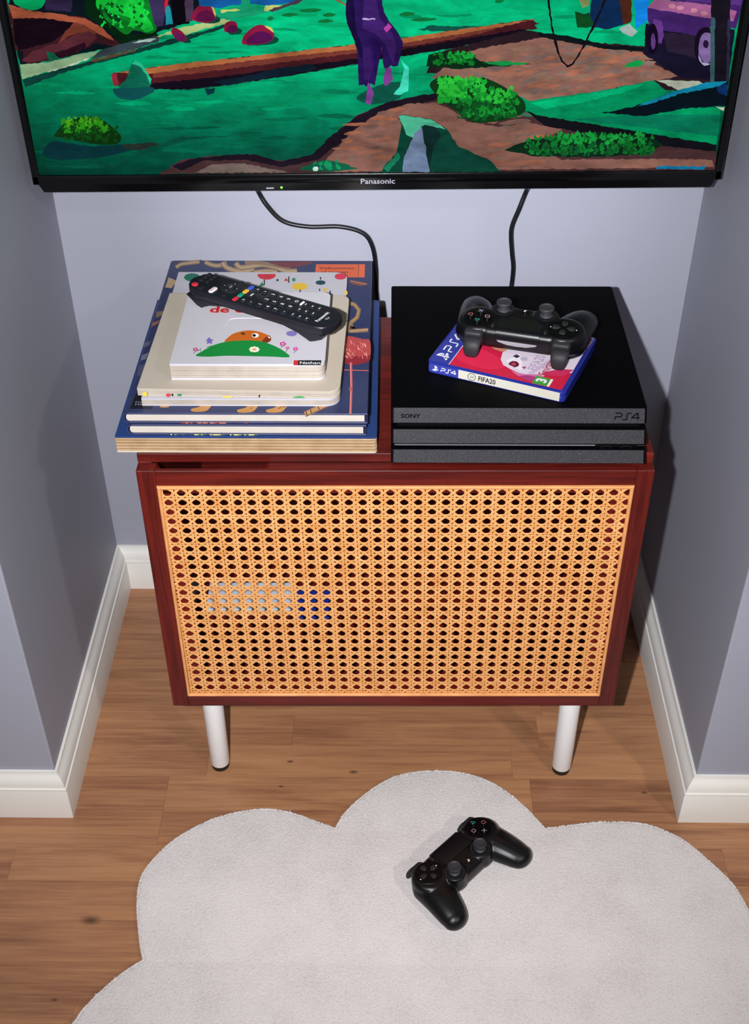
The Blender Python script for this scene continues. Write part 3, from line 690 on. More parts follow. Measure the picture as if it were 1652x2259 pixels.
# ------------------------------------------------------------------ books
def hardcover(name, label, x0, x1, y0, y1, z0, z1, cover, rot=0.0, ct=0.0024, square=0.004, group=None):
    """spine on the left (x0) side; front of the book block faces the camera"""
    t = thing(name, label, 'book', ((x0 + x1) / 2, (y0 + y1) / 2, z0), (0, 0, rot), group)
    a, b, c, d = x0 - (x0 + x1) / 2, (x1 - x0) / 2, y0 - (y0 + y1) / 2, (y1 - y0) / 2; h = z1 - z0
    obj('back_cover', bm_box(a + 0.006, b, c, d, 0, ct, 0.0008, 1), cover, t)
    obj('front_cover', bm_box(a + 0.006, b, c, d, h - ct, h, 0.0008, 1), cover, t)
    # rounded spine joining the boards, with the hinge groove
    arc = [(a + 0.0075, 0.0004), (a + 0.004, 0.0008)] + [(a + 0.0032 - 0.0032 * math.sin(PI * k / 8), h / 2 - (h / 2 - 0.0008) * math.cos(PI * k / 8)) for k in range(9)] + [(a + 0.004, h - 0.0008), (a + 0.0075, h - 0.0004),
           (a + 0.0075, h - 0.0016), (a + 0.0044, h - 0.0020)] + [(a + 0.0044 - 0.0030 * math.sin(PI * k / 8), h / 2 + (h / 2 - 0.0024) * math.cos(PI * k / 8)) for k in range(9)] + [(a + 0.0044, 0.0020), (a + 0.0075, 0.0016)]
    obj('spine', bm_prism(arc, c + 0.0003, d - 0.0003, fn=lambda u, v, w: (u, w, v)), cover, t)
    pg = [(a + 0.0060 - 0.0028 * math.sin(PI * k / 8), h / 2 - (h / 2 - ct - 0.0002) * math.cos(PI * k / 8)) for k in range(9)] + [(b - square, h - ct - 0.0002), (b - square, ct + 0.0002)]
    obj('page_block', bm_prism(pg, c + square * 0.5, d - square, fn=lambda u, v, w: (u, w, v)), M['paper'], t)
    return t

def board_book(name, label, x0, x1, y0, y1, z0, z1, nl, sheet, top, bottom, rot=0.0, corner=0.010, bev=0.0, gap=0.0004):
    t = thing(name, label, 'book', ((x0 + x1) / 2, (y0 + y1) / 2, z0), (0, 0, rot))
    a, b, c, d = x0 - (x0 + x1) / 2, (x1 - x0) / 2, y0 - (y0 + y1) / 2, (y1 - y0) / 2; h = (z1 - z0) / nl
    rr = random.Random(nl)
    for i in range(nl):
        e = rr.uniform(-0.0005, 0.0003) if 0 < i < nl - 1 else 0
        m = bottom if i == 0 else top if i == nl - 1 else sheet
        nm = 'back_cover' if i == 0 else 'front_cover' if i == nl - 1 else 'page'
        obj(nm, bm_prism(rrect(a, b + e, c - e, d, (0.0005, corner, corner, 0.0005)), h * i, h * (i + 1) - (gap if i < nl - 1 else 0), bev), m, t)
    return t

M['navy'] = mat('navy_cover_cloth', '#323a60', 0.4, var=(14, '#2a3156'))
M['navy_board'] = mat('navy_board_cover', '#26407a', 0.45, var=(10, '#223a6e'))
M['kraft'] = mat('layered_board_edge', '#c8ae8a', 0.75, spec=0.2, var=(45, '#b0916c'))
M['cream_board'] = mat('cream_board', '#cfc6b2', 0.65, spec=0.2)
zA0, zA1 = ZTOP, ZTOP + 0.0226
bk = board_book('picture_book', 'thick navy board picture book with kraft page edges at the bottom of the pile', -0.3070, -0.0016, 0.0180, 0.3435, zA0, zA1, 11, M['kraft'], M['navy_board'], M['cream_board'], 0.0, 0.004)
M['kraft_dark'] = mat('layered_board_core', '#a28260', 0.8, spec=0.15, var=(45, '#8e6e50'))
for q_ in bk.children:
    if q_.name.startswith('page') and round(q_.data.vertices[0].co.z / 0.00205) % 2 == 0: q_.data.materials[0] = M['kraft_dark']; q_.scale = (0.9965, 0.9965, 1)
bk.children[-1].data.materials[0] = M['kraft']
obj('cover_paper', bm_prism(rrect(-0.1523, 0.1523, -0.1624, 0.1624, (0.0005, 0.004, 0.004, 0.0005)), zA1 - zA0 - 0.0001, zA1 - zA0 + 0.0003), M['navy_board'], bk)
zB0, zB1 = zA1 + 0.0004, zA1 + 0.0151
b2 = hardcover('museum_book', 'navy hardcover picture book second from the bottom of the pile', -0.2920, -0.0135, 0.0200, 0.3980, zB0, zB1, M['navy'])
zC0, zC1 = zB1 + 0.0002, zB1 + 0.0146
b3 = hardcover('museum_book', 'navy hardcover animal book with orange title label on its cover', -0.2950, -0.0120, 0.0225, 0.4025, zC0, zC1, M['navy'])
# edges of the boards carry bits of the cover pictures
rp = random.Random(9)
def edge_bits(book, y, z0, z1, xs, cols, n):
    pol = []
    for _ in range(n):
        x = rp.uniform(*xs); w_ = rp.uniform(0.001, 0.006); pol.append((rp.choice(cols), [(x, z0), (x + w_, z0), (x + w_ * 1.2, z1), (x + w_ * .1, z1)]))
    flat_print('cover_print', pol, lambda u, v, h: (u, y - h, v), M['print'], book)
hB = (0.3780 / 2); hC = 0.380 / 2
edge_bits(b2, -hB, 0.0004, 0.0020, (-0.090, 0.010), ['#3c6b4a', '#c8bc5a', '#2b3350', '#86a05a', '#d8d07a'], 34)
edge_bits(b3, -hC, 0.0004, 0.0020, (-0.078, 0.002), ['#b2503c', '#8a3a34', '#c87858', '#402a40'], 24)
def on_top(book, z):
    bpy.context.view_layer.update(); inv = book.matrix_world.inverted()
    return lambda u, v, h: inv @ (on_z(u, v, z) + Vector((0, 0, h)))
PR = {}
pol = PR['octopus_print'] = []
tan, tan2, rust = '#b39a76', '#8a7058', '#8c4a3c'
for pts, w_, c in (([(388, 590), (400, 583), (420, 580), (440, 577.5)], 6, tan), ([(452, 578), (466, 584), (482, 586), (500, 580)], 7, tan), ([(490, 579), (500, 590), (520, 597), (545, 598), (560, 592)], 9, tan), ([(520, 580), (530, 590), (552, 588), (580, 584), (610, 590), (630, 598), (655, 598)], 9, tan),
                   ([(540, 579), (580, 581), (620, 588), (640, 591)], 5, tan2), ([(560, 600), (590, 597), (612, 600)], 6, tan)):
    pts = [(v.x, v.y) for v in catmull([(a, b, 0) for a, b in pts], 6)]
    pol.append((tan2, stroke(pts, w_ + 3))); pol.append((c, stroke(pts, w_ * 0.7)))
pol += [('#70363c', sm([(600, 578), (690, 578), (660, 588), (630, 590), (606, 584)]))]
PR['title_label'] = [('#d8623c', [(697, 583), (792, 583), (790, 612), (694, 612)]), ('#e0683c', [(791, 583), (805, 583), (804, 612), (789, 612)]), ('#a04a34', [(790.6, 583), (792.6, 583), (790.6, 612), (788.8, 612)])]
PR['claw_print'] = [(tan, [(372, 612), (382, 616), (395, 622), (386, 626), (378, 636), (364, 634), (368, 624)])]
PR['tail_tip_print'] = [('#7a6858', [(345, 688), (360, 686), (358, 694), (344, 702)])]
PR['tail_tip_print.001'] = [('#8a5848', [(336, 712), (354, 706), (348, 714), (334, 722)])]
PR['feather_print'] = [('#5a5a70', [(318, 756), (332, 752), (328, 762), (316, 768)])]
PR['feather_print.001'] = [('#6a6a80', [(312, 784), (328, 778), (322, 792), (310, 796)])]
PR['feather_print.002'] = [('#4a4a62', [(306, 806), (320, 804), (314, 826), (302, 832)])]
PR['publisher_label'] = [('#15151f', [(300, 868), (340, 868), (336, 902), (286, 902)])]
PR['snake_print'] = [(tan2, stroke([(768, 668), (782, 672), (792, 684), (788, 700), (774, 712), (766, 722), (770, 730), (785, 730), (812, 728)], 9)), ('#b0864e', stroke([(768, 668), (782, 672), (791, 684), (787, 700), (774, 711)], 4)), ('#c49a70', stroke([(772, 731), (790, 729), (812, 727)], 3))]
PR['lizard_print'] = [('#7a4a44', sm([(772, 618), (800, 622), (811, 627), (796, 631), (776, 626)])), ('#b07860', stroke([(774, 620), (795, 625), (808, 627)], 2))]
pol = PR['bird_print'] = [('#b04848', sm([(758, 744), (800, 748), (816, 752), (816, 788), (800, 800), (776, 804), (758, 796)])), ('#8a2430', sm([(756, 782), (790, 786), (815, 784), (812, 798), (780, 805), (757, 800)]))]
rb = random.Random(4)
for _ in range(60):
    x, y = rb.uniform(758, 810), rb.uniform(750, 786); pol.append((rb.choice(['#e08c80', '#d86a60', '#f0b0a0', '#c04a4c']), stroke([(x, y), (x + rb.uniform(1, 4), y + rb.uniform(4, 8))], 1.6)))
pol += [('#c8605a', stroke([(774, 800), (775, 850), (773, 914)], 5)), ('#e08a80', stroke([(773, 800), (774, 850), (772, 914)], 2)), ('#c8605a', stroke([(750, 816), (780, 817), (813, 818)], 2)), ('#b85a56', ell(774, 858, 4, 5))]
for q_, (x, y) in enumerate(((366, 886), (446, 884), (548, 886), (612, 886))):
    k = 1.5 if x != 366 else 0.8
    pol = PR['paw_print.%03d' % q_] = [('#c08a4c', sm([(x - 2, y - 4), (x + 18 * k, y - 4), (x + 10 * k, y + 12 * k), (x + 2, y + 16 * k), (x - 14 * k, y + 16 * k), (x - 16 * k, y + 12 * k), (x - 4, y + 8 * k)]))]
    for _ in range(6):
        u, v = rb.uniform(x, x + 9 * k), rb.uniform(y, y + 10 * k); pol.append(('#3a2218', stroke([(u, v), (u + 4, v + 2)], 1.4)))
pol = PR['spotted_tail_print'] = [('#8a6040', stroke([(672, 914), (690, 906), (712, 896), (736, 884)], 12))]
for k in range(26):
    f = k / 25; x, y = 673 + 61 * f, 913 - 28 * f; pol.append((rb.choice(['#d0a868', '#4a2c1c', '#c89858']), stroke([(x - 1, y - 4), (x + 2, y + 4)], 1.6)))
t3 = on_top(b3, zC1)
for nm_, pl_ in PR.items(): flat_print(nm_, pl_, t3, M['print'], b3)
tp = on_top(b3, zC1)
text('title_lettering', 'Velkommen', 0.0090, M['black_ink'], b3, tp(704, 594.5, 0.0007), (0, 0, 0), 1.12, 0.0)
text('title_lettering', 'til museet', 0.0090, M['black_ink'], b3, tp(708, 603, 0.0007), (0, 0, 0), 1.05, 0.0)
text('publisher_lettering', 'FORLAGET', 0.0048, M['dim_ink'], b3, tp(298, 890, 0.0007), (0, 0, 0), 1.1, 0.0)
text('publisher_lettering', 'MAMMUT', 0.0048, M['dim_ink'], b3, tp(297, 895, 0.0007), (0, 0, 0), 1.35, 0.0)
flat_print('corner_print', [('#6a7a3c', [(0, 0.0008), (0.009, 0.0008), (0.009, 0.0135), (0, 0.0135)]), ('#9aa850', [(0.001, 0.006), (0.008, 0.008), (0.007, 0.012), (0.002, 0.011)])], lambda u, v, h: (u + 0.1275, -hC + 0.0025 - h, v), M['print'], b3)

# white board book with coloured trees
M['white_board'] = mat('white_gloss_board', '#c0bec6', 0.4, spec=0.25)
M['board_page'] = mat('board_page_edge', '#bab1a6', 0.7, spec=0.15, var=(50, '#aba194'))
zD0, zD1 = zC1 + 0.0003, zC1 + 0.0103
b4 = board_book('tree_book', 'white board book patterned with coloured tree shapes lying above the navy animal book', -0.2742, -0.0448, 0.0375, 0.3480, zD0, zD1, 5, M['board_page'], M['white_board'], M['white_board'], 0.0, 0.016)
to4 = on_top(b4, zD1)
pol = [('#c8323e', [p for p in ell(588, 607, 20, 10, 24) if p[1] > 603.5]), ('#e0b83c', ell(661, 632, 18, 8)), ('#16454e', ell(707, 623.5, 11, 5)), ('#d0364a', ell(751, 610, 13, 7)), ('#1f7a50', [(569, 634), (578, 622), (583, 630)]), ('#c84048', [(626, 620), (631, 613), (636, 620)]), ('#2a8a58', ell(648, 617, 4, 4)), ('#1b4a44', ell(612, 618, 3, 2.5)),
       ('#d8b84c', [(711, 636), (722, 636), (717, 648)]), ('#e0c860', ell(763, 646, 4, 5)), ('#117058', ell(424, 612, 18, 9)), ('#d8c040', ell(735, 690, 3, 5))]
for (x, y, l_) in ((583, 617, 12), (637, 610, 14), (662, 639, 12), (707, 611, 6), (705, 637, 5), (728, 641, 10), (653, 648, 3)): pol.append(('#1c1c26', stroke([(x, y), (x, y + l_)], 2.6)))
for q_ in pol: flat_print('tree_print', [q_], to4, M['print'], b4)
ye = 0.0375
bpy.context.view_layer.update(); inv4 = b4.matrix_world.inverted()
def to_edge(u, v, h): return inv4 @ (on_plane(u, v, Vector((0, ye, 0)), Vector((0, -1, 0))) + Vector((0, -h - 0.0004, 0)))
for q_ in [('#e0c650', ell(320, 869, 6, 5)), ('#cc4448', ell(371, 871, 5, 4)), ('#1c1c2a', stroke([(379, 868), (381, 873)], 3)), ('#3a8a5c', [(392, 868), (400, 868), (399, 873), (391, 873)]), ('#e0cc60', ell(502, 875, 12, 2)), ('#1c1c26', stroke([(573, 870), (571, 876)], 2.4)), ('#3aa04c', [(644, 877), (652, 874), (664, 873), (674, 877)])]: flat_print('edge_print', [q_], to_edge, M['print'], b4, base=0.0002)

# cream book
M['cream'] = mat('cream_cover', '#bfb4a6', 0.55, spec=0.2, var=(12, '#b9ad9d'))
zE0, zE1 = zD1 + 0.0003, zD1 + 0.0098
b5 = board_book('cream_book', 'plain cream board book lying between the tree book and the mole book', -0.2765, -0.0420, 0.0410, 0.2690, zE0, zE1, 4, M['board_page'], M['cream'], M['cream'], -0.022, 0.012, 0.0008)
# mole book
M['white_gloss'] = mat('white_gloss_cover', '#c8c5cc', 0.4, spec=0.25)
zF0, zF1 = zE1 + 0.0003, zE1 + 0.0223
b6 = board_book('mole_book', 'small thick white board book with a mole on a green hill, topmost of the pile', -0.2415, -0.0620, 0.0615, 0.2330, zF0, zF1, 7, M['board_page'], M['white_gloss'], M['white_gloss'], 0.0, 0.010)
to6 = on_top(b6, zF1)
pol = [('#8276b8', ell(643, 736, 12, 6)),
       ('#c8641e', sm([(498, 756), (506, 742), (520, 734), (545, 729), (568, 731), (588, 738), (597, 746), (594, 754), (560, 760)], 5)),
       ('#7a3418', sm([(578, 752), (592, 740), (598, 746), (594, 754), (584, 757)])), ('#5a2a20', sm([(531, 734), (538, 734), (541, 738), (534, 738)])),
       ('#f4f2ee', ell(563, 740, 8, 5)), ('#101014', ell(560.5, 740, 4, 3)), ('#f6d8c8', sm([(590, 742), (596, 744), (594, 747)])),
       ('#16883a', sm([(432, 785), (444, 776), (470, 762), (500, 754), (540, 751), (575, 753), (605, 763), (628, 776), (638, 788), (600, 787), (560, 786), (500, 785), (460, 787)], 4)),
       ('#7a6ab8', sm([(454, 750), (458, 748), (461, 744), (465, 748), (471, 750), (467, 753), (468, 759), (462, 757), (456, 759), (457, 753)], 2)), ('#3a8a4c', stroke([(456, 766), (468, 763)], 1.5)), ('#2a7a44', stroke([(442, 768), (442, 776)], 1.4)), ('#2a7a44', stroke([(440, 772), (434, 774)], 1.4))]
for (x, y, r, c) in ((431, 771, 4, '#c83a86'), (624, 759, 5, '#d03a94'), (634, 768, 3, '#c83a86'), (652, 770, 4, '#d03a94')):
    for k in range(5): pol.append((c, ell(x + r * math.cos(k * 1.257), y + 0.7 * r * math.sin(k * 1.257), r * .6, r * .42, 8)))
    pol.append(('#2a7a44', stroke([(x, y + 3), (x - 4, y + 9)], 1.3)))
for k in range(8): pol.append(('#f2ecd8', ell(561 + 8 * math.cos(k * .785), 771 + 4.5 * math.sin(k * .785), 4, 2.4, 8)))
pol += [('#e8a868', ell(561, 771, 4, 2.5)), ('#0c5a2a', stroke([(561, 777), (560, 784)], 1.5)),
        ('#17141a', [(648, 795), (709, 795), (707, 806), (647, 806)]), ('#d02c34', [(648, 795), (658, 795), (657, 806), (647, 806)])]
flat_print('cover_print', pol, to6, M['print'], b6)
M['red_ink'] = mat('red_ink', '#c8302c', 0.45)
text('title_lettering', 'de co', 0.0215, M['red_ink'], b6, to6(461, 690, 0.0006), (0, 0, 0), 1.15, 0.03)
text('publisher_lettering', 'Nathan', 0.0082, M['white_ink'], b6, to6(660, 804, 0.0006), (0, 0, 0), 1.0, 0.012)
bm = bm_tube(catmull([to6(*p, 0.0001) for p in ((498, 716), (505, 706), (520, 702.5), (560, 702), (600, 703), (640, 706))], 6), 0.0005, 6)
obj('embossed_line', bm, M['white_gloss'], b6)

# ------------------------------------------------------------------ remote control
ZR = zF1
rang = math.atan2(0.1205 - 0.2240, -0.0520 + 0.2310)
rem = thing('remote_control', 'black television remote control lying askew across the mole book', 'remote control', (-0.1415, 0.1720, ZR), (0, 0, rang))
RLn, RWd, RT = 0.2150, 0.0480, 0.0235
out = []
for k in range(9): out.append((RLn / 2 - 0.010 * (1 - math.cos((k - 4) / 4 * 0.9)) * 2.2, (k - 4) / 4 * (RWd / 2 - 0.002)))
out += [(RLn / 2 - 0.020, RWd / 2)] + [(-RLn / 2 + 0.020, RWd / 2)]
for k in range(9): out.append((-RLn / 2 + 0.013 * (1 - math.cos((4 - k) / 4 * 0.95)) * 2.3, (4 - k) / 4 * (RWd / 2 - 0.003)))
out += [(-RLn / 2 + 0.020, -RWd / 2), (RLn / 2 - 0.020, -RWd / 2)]
M['remote'] = mat('remote_black_plastic', '#16151d', 0.42, bump=(1500, 0.15, 0.0002))
body = bm_prism(out, 0.0128, RT, 0.0025, 3)
for f in range(1): pass
obj('casing', body, M['remote'], rem, smooth=45)
# arched underside with feet near both ends
und = [(-0.1010, 0.0130), (-0.094, 0.0090), (-0.084, 0.0030), (-0.0810, 0.0), (-0.0775, 0.0), (-0.0750, 0.0038), (-0.066, 0.0080), (-0.045, 0.0115), (0.0, 0.0126), (0.045, 0.0115), (0.066, 0.0080), (0.0770, 0.0038), (0.0795, 0.0), (0.0830, 0.0), (0.088, 0.0026), (0.097, 0.0066), (0.1020, 0.0130)]
obj('underside', bm_prism(und, -0.0225, 0.0225, 0.0012, 2, fn=lambda u, v, w: (u, w, v)), M['remote'], rem, smooth=45)
M['key'] = mat('remote_key_rubber', '#1d1c24', 0.55); M['key_red'] = mat('red_key', '#d02a40', 0.4); M['key_green'] = mat('green_key', '#149a72', 0.4); M['key_yellow'] = mat('yellow_key', '#e8b43c', 0.4); M['key_blue'] = mat('blue_key', '#3a5ac8', 0.4); M['key_white'] = mat('white_key', '#f0eaee', 0.4)
def key(x, y, w_, d_, m, r=0.0012, h=0.0013): return obj('button', bm_prism(rrect(-w_ / 2, w_ / 2, -d_ / 2, d_ / 2, r, 3), -0.0005, h, 0.0004, 1), m, rem, (x, y, RT))
def legend(s, x, y, size=0.0055, up=0.0016, bold=0.0): text('legend', s, size, M['white_ink'], rem, (x, y, RT + up), (0, 0, PI / 2), 1.0, bold, align='CENTER')
# x runs from the power end (-) to the lettered end (+); keys are read from the power end
k_ = obj('power_button', bm_lathe([(0, -0.0005), (0.0042, -0.0005), (0.0042, 0.0012), (0.0036, 0.0016), (0, 0.0016)], 20), M['key_red'], rem, (-0.0935, -0.0120, RT), smooth=40)
for i, x in enumerate((-0.0935, -0.0845)):
    for y in (0.001, 0.010, 0.0175): key(x, y, 0.0055, 0.0060, M['key'])
for y in (-0.0155,): key(-0.0810, y, 0.005, 0.0075, M['key'])
nk = key(-0.0655, -0.0125, 0.0065, 0.0140, M['key_white'], 0.003); text('legend', 'NETFLIX', 0.0030, M['key_red'], rem, (-0.0645, -0.0125, RT + 0.0017), (0, 0, PI / 2), 0.95, 0.02, align='CENTER')
obj('navigation_ring', bm_lathe([(0.0058, -0.0005), (0.0128, -0.0005), (0.0128, 0.0008), (0.0115, 0.0013), (0.0070, 0.0011), (0.0058, -0.0002)], 28), M['key'], rem, (-0.0500, 0.0035, RT), smooth=40)
obj('ok_button', bm_lathe([(0, -0.0005), (0.0050, -0.0005), (0.0050, 0.0012), (0, 0.0015)], 20), M['key'], rem, (-0.0500, 0.0035, RT), smooth=40)
legend('OK', -0.0485, 0.0035, 0.004, 0.0017)
for dx, dy in ((0.0092, 0), (-0.0092, 0), (0, 0.0092), (0, -0.0092)): obj('arrow_mark', bm_lathe([(0, 0), (0.0007, 0), (0, 0.0002)], 6), M['white_ink'], rem, (-0.0500 + dx, 0.0035 + dy, RT + 0.0013))
for y in (-0.0165, 0.0195): key(-0.0455, y, 0.005, 0.006, M['key'])
for m_, y in ((M['key_red'], -0.0165), (M['key_green'], -0.0058), (M['key_yellow'], 0.0050), (M['key_blue'], 0.0158)): key(-0.0285, y, 0.0052, 0.0088, m_)
for x, ys in ((-0.0170, (-0.0150, 0.0, 0.0150)), (-0.0070, (-0.0150, 0.0150))):
    for y in ys: key(x, y, 0.0068, 0.0085, M['key'])
legend('+', -0.0150, -0.0150, 0.007, 0.0016, 0.02); legend('-', -0.0050, -0.0150, 0.007, 0.0016, 0.02); legend('^', -0.0140, 0.0150, 0.007, 0.0016, 0.02); legend('v', -0.0050, 0.0150, 0.005, 0.0016, 0.02); obj('mute_mark', bm_box(-0.001, 0.001, -0.003, 0.003, 0, 0.0001), M['white_ink'], rem, (-0.0160, 0.0005, RT + 0.0014))
for r in range(4):
    for c in range(3):
        x, y = 0.0060 + r * 0.0115, -0.0140 + c * 0.0140
        key(x, y, 0.0072, 0.0095, M['key'])
        legend(['1', '2', '3', '4', '5', '6', '7', '8', '9', '-', '0', 'O'][r * 3 + c], x + 0.0022, y, 0.0066, 0.0016, 0.02)
for r in range(3):
    for c in range(3):
        x, y = 0.0535 + r * 0.0098, -0.0140 + c * 0.0140
        key(x, y, 0.0062, 0.0082, M['key']); obj('key_mark', bm_box(-0.0006, 0.0006, -0.0016, 0.0016, 0, 0.0001), M['white_ink'], rem, (x, y, RT + 0.0014))
key(0.0535 - 0.0060, 0.0150, 0.0026, 0.0085, M['key_white'], 0.0006)
text('brand_lettering', 'Panasonic', 0.0066, M['white_ink'], rem, (0.0880, 0.0, RT + 0.0002), (0, 0, PI / 2), 1.0, 0.02, align='CENTER')
text('brand_lettering', 'TV', 0.0056, M['white_ink'], rem, (0.0955, 0.0, RT + 0.0002), (0, 0, PI / 2), 1.0, 0.0, align='CENTER')

# ------------------------------------------------------------------ game console
CH, SL, CDT, CW = 0.055, 0.0346, 0.2916, 0.295
con = thing('game_console', 'black three-tier game console on the right of the cabinet top', 'game console', (0.0148, 0.0324, ZTOP), (0, 0, -0.0036 + 0.004))
def sheen_front():
    m, N, L, b = nmat('textured_front_flash_sheen')
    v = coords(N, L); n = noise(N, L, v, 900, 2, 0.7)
    L.new(ramp(N, L, n, [(0.30, '#1a1a1e'), (0.55, '#2e2d32'), (0.78, '#55525a')]), b.inputs['Base Color'])  # flash sparkle on the black front is painted in as grey flecks
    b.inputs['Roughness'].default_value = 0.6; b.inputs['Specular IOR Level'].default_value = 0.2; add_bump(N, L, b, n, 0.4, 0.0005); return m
M['con_front'] = sheen_front()
M['con_top'] = mat('console_black_top', '#040406', 0.6, spec=0.05, bump=(1700, 0.12, 0.0002))
def tier(name, z0, z1, inset, m_body, m_front=None):
    bm = bm_prism(rrect(inset, CW - inset, inset, CDT - inset, 0.003, 3), z0, z1, 0.0005 if inset == 0 else 0, 1)
    for v in bm.verts: v.co.y -= SL * (CH - v.co.z) / CH
    bmesh.ops.recalc_face_normals(bm, faces=bm.faces)
    if m_front:
        for f in bm.faces:
            f.normal_update()
            if f.normal.y < -0.55 and f.calc_area() > 0.0005: f.material_index = 1
    return obj(name, bm, [m_body, m_front] if m_front else m_body, con)
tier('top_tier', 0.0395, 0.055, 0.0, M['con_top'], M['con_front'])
M['gap'] = mat('console_gap_black', '#040406', 0.8, spec=0.05)
tier('upper_gap', 0.0340, 0.0395, 0.006, M['gap'])
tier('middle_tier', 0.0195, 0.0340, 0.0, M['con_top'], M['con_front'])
tier('lower_gap', 0.0142, 0.0195, 0.006, M['gap'])
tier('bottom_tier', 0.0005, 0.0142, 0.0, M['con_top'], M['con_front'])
ft = obj('rubber_foot', bm_lathe([(0, 0), (0.006, 0), (0.006, 0.0006), (0, 0.0006)], 16), M['rubber'], con, (0.03, 0.02, 0))
for (x, y) in ((0.265, 0.02), (0.03, 0.22), (0.265, 0.22)): obj('rubber_foot', ft.data, M['rubber'], con, (x, y, 0))
SLA = math.atan2(CH, SL)     # slope of the front faces
def front_pt(x, z, off=0.0002): return (x, -SL * (CH - z) / CH - off * math.sin(SLA), z + off * math.cos(SLA))
text('brand_lettering', 'SONY', 0.0062, M['gap'], con, front_pt(0.0112, 0.0448, 0.0003), (SLA, 0, 0), 1.35, 0.03)
def ps4_logo(bm, s, w, fn):
    """P S 4 drawn as thin strokes; unit height 1"""
    for pts in ([(0.0, 0.45), (0.95, 0.45), (1.05, 0.55), (1.05, 0.9), (0.95, 1.0), (0.1, 1.0)], [(0.0, 0.45), (0.0, 0.0)],
                [(1.15, 0.0), (1.75, 0.0), (1.85, 0.1), (1.85, 0.9), (1.95, 1.0), (2.55, 1.0)],
                [(3.55, 0.0), (3.55, 1.0), (3.45, 1.0), (2.55, 0.3), (3.85, 0.3)]):
        P = [(p[0] * s, p[1] * s) for p in pts]
        for a, b in zip(P, P[1:]):
            q = stroke([a, b], w); bm.faces.new([bm.verts.new(fn(*p)) for p in q])
bm = bmesh.new(); ps4_logo(bm, 0.0074, 0.0013, lambda u, v: (u, v, 0)); obj('console_logo', bm, M['gap'], con, front_pt(0.2580, 0.0436, 0.0003), (SLA, 0, 0))
M['metal'] = mat('bare_metal', '#b8b8c0', 0.3, 1.0)
obj('disc_slot', bm_box(0.004, 0.236, -0.0003, 0.0008, 0.0, 0.0009), mat('slot_edge', '#7a7a84', 0.35), con, front_pt(0, 0.0181, -0.0012))
for x in (0.243, 0.266):
    u = bmesh.new(); 
    for (a, b, c, d_) in ((0, 0.0125, 0, 0.0008), (0, 0.0125, 0.0032, 0.004), (0, 0.0008, 0, 0.004), (0.0117, 0.0125, 0, 0.004)): bm_box(a, b, -0.0004, 0.002, c, d_, 0, 1, u)
    obj('usb_port', u, M['metal'], con, front_pt(x, 0.0150, -0.0050), (0, 0, 0))
obj('port_edge', bm_box(0, 0.008, -0.0004, 0.0008, 0, 0.0008), M['metal'], con, front_pt(0.285, 0.0182, -0.0014))

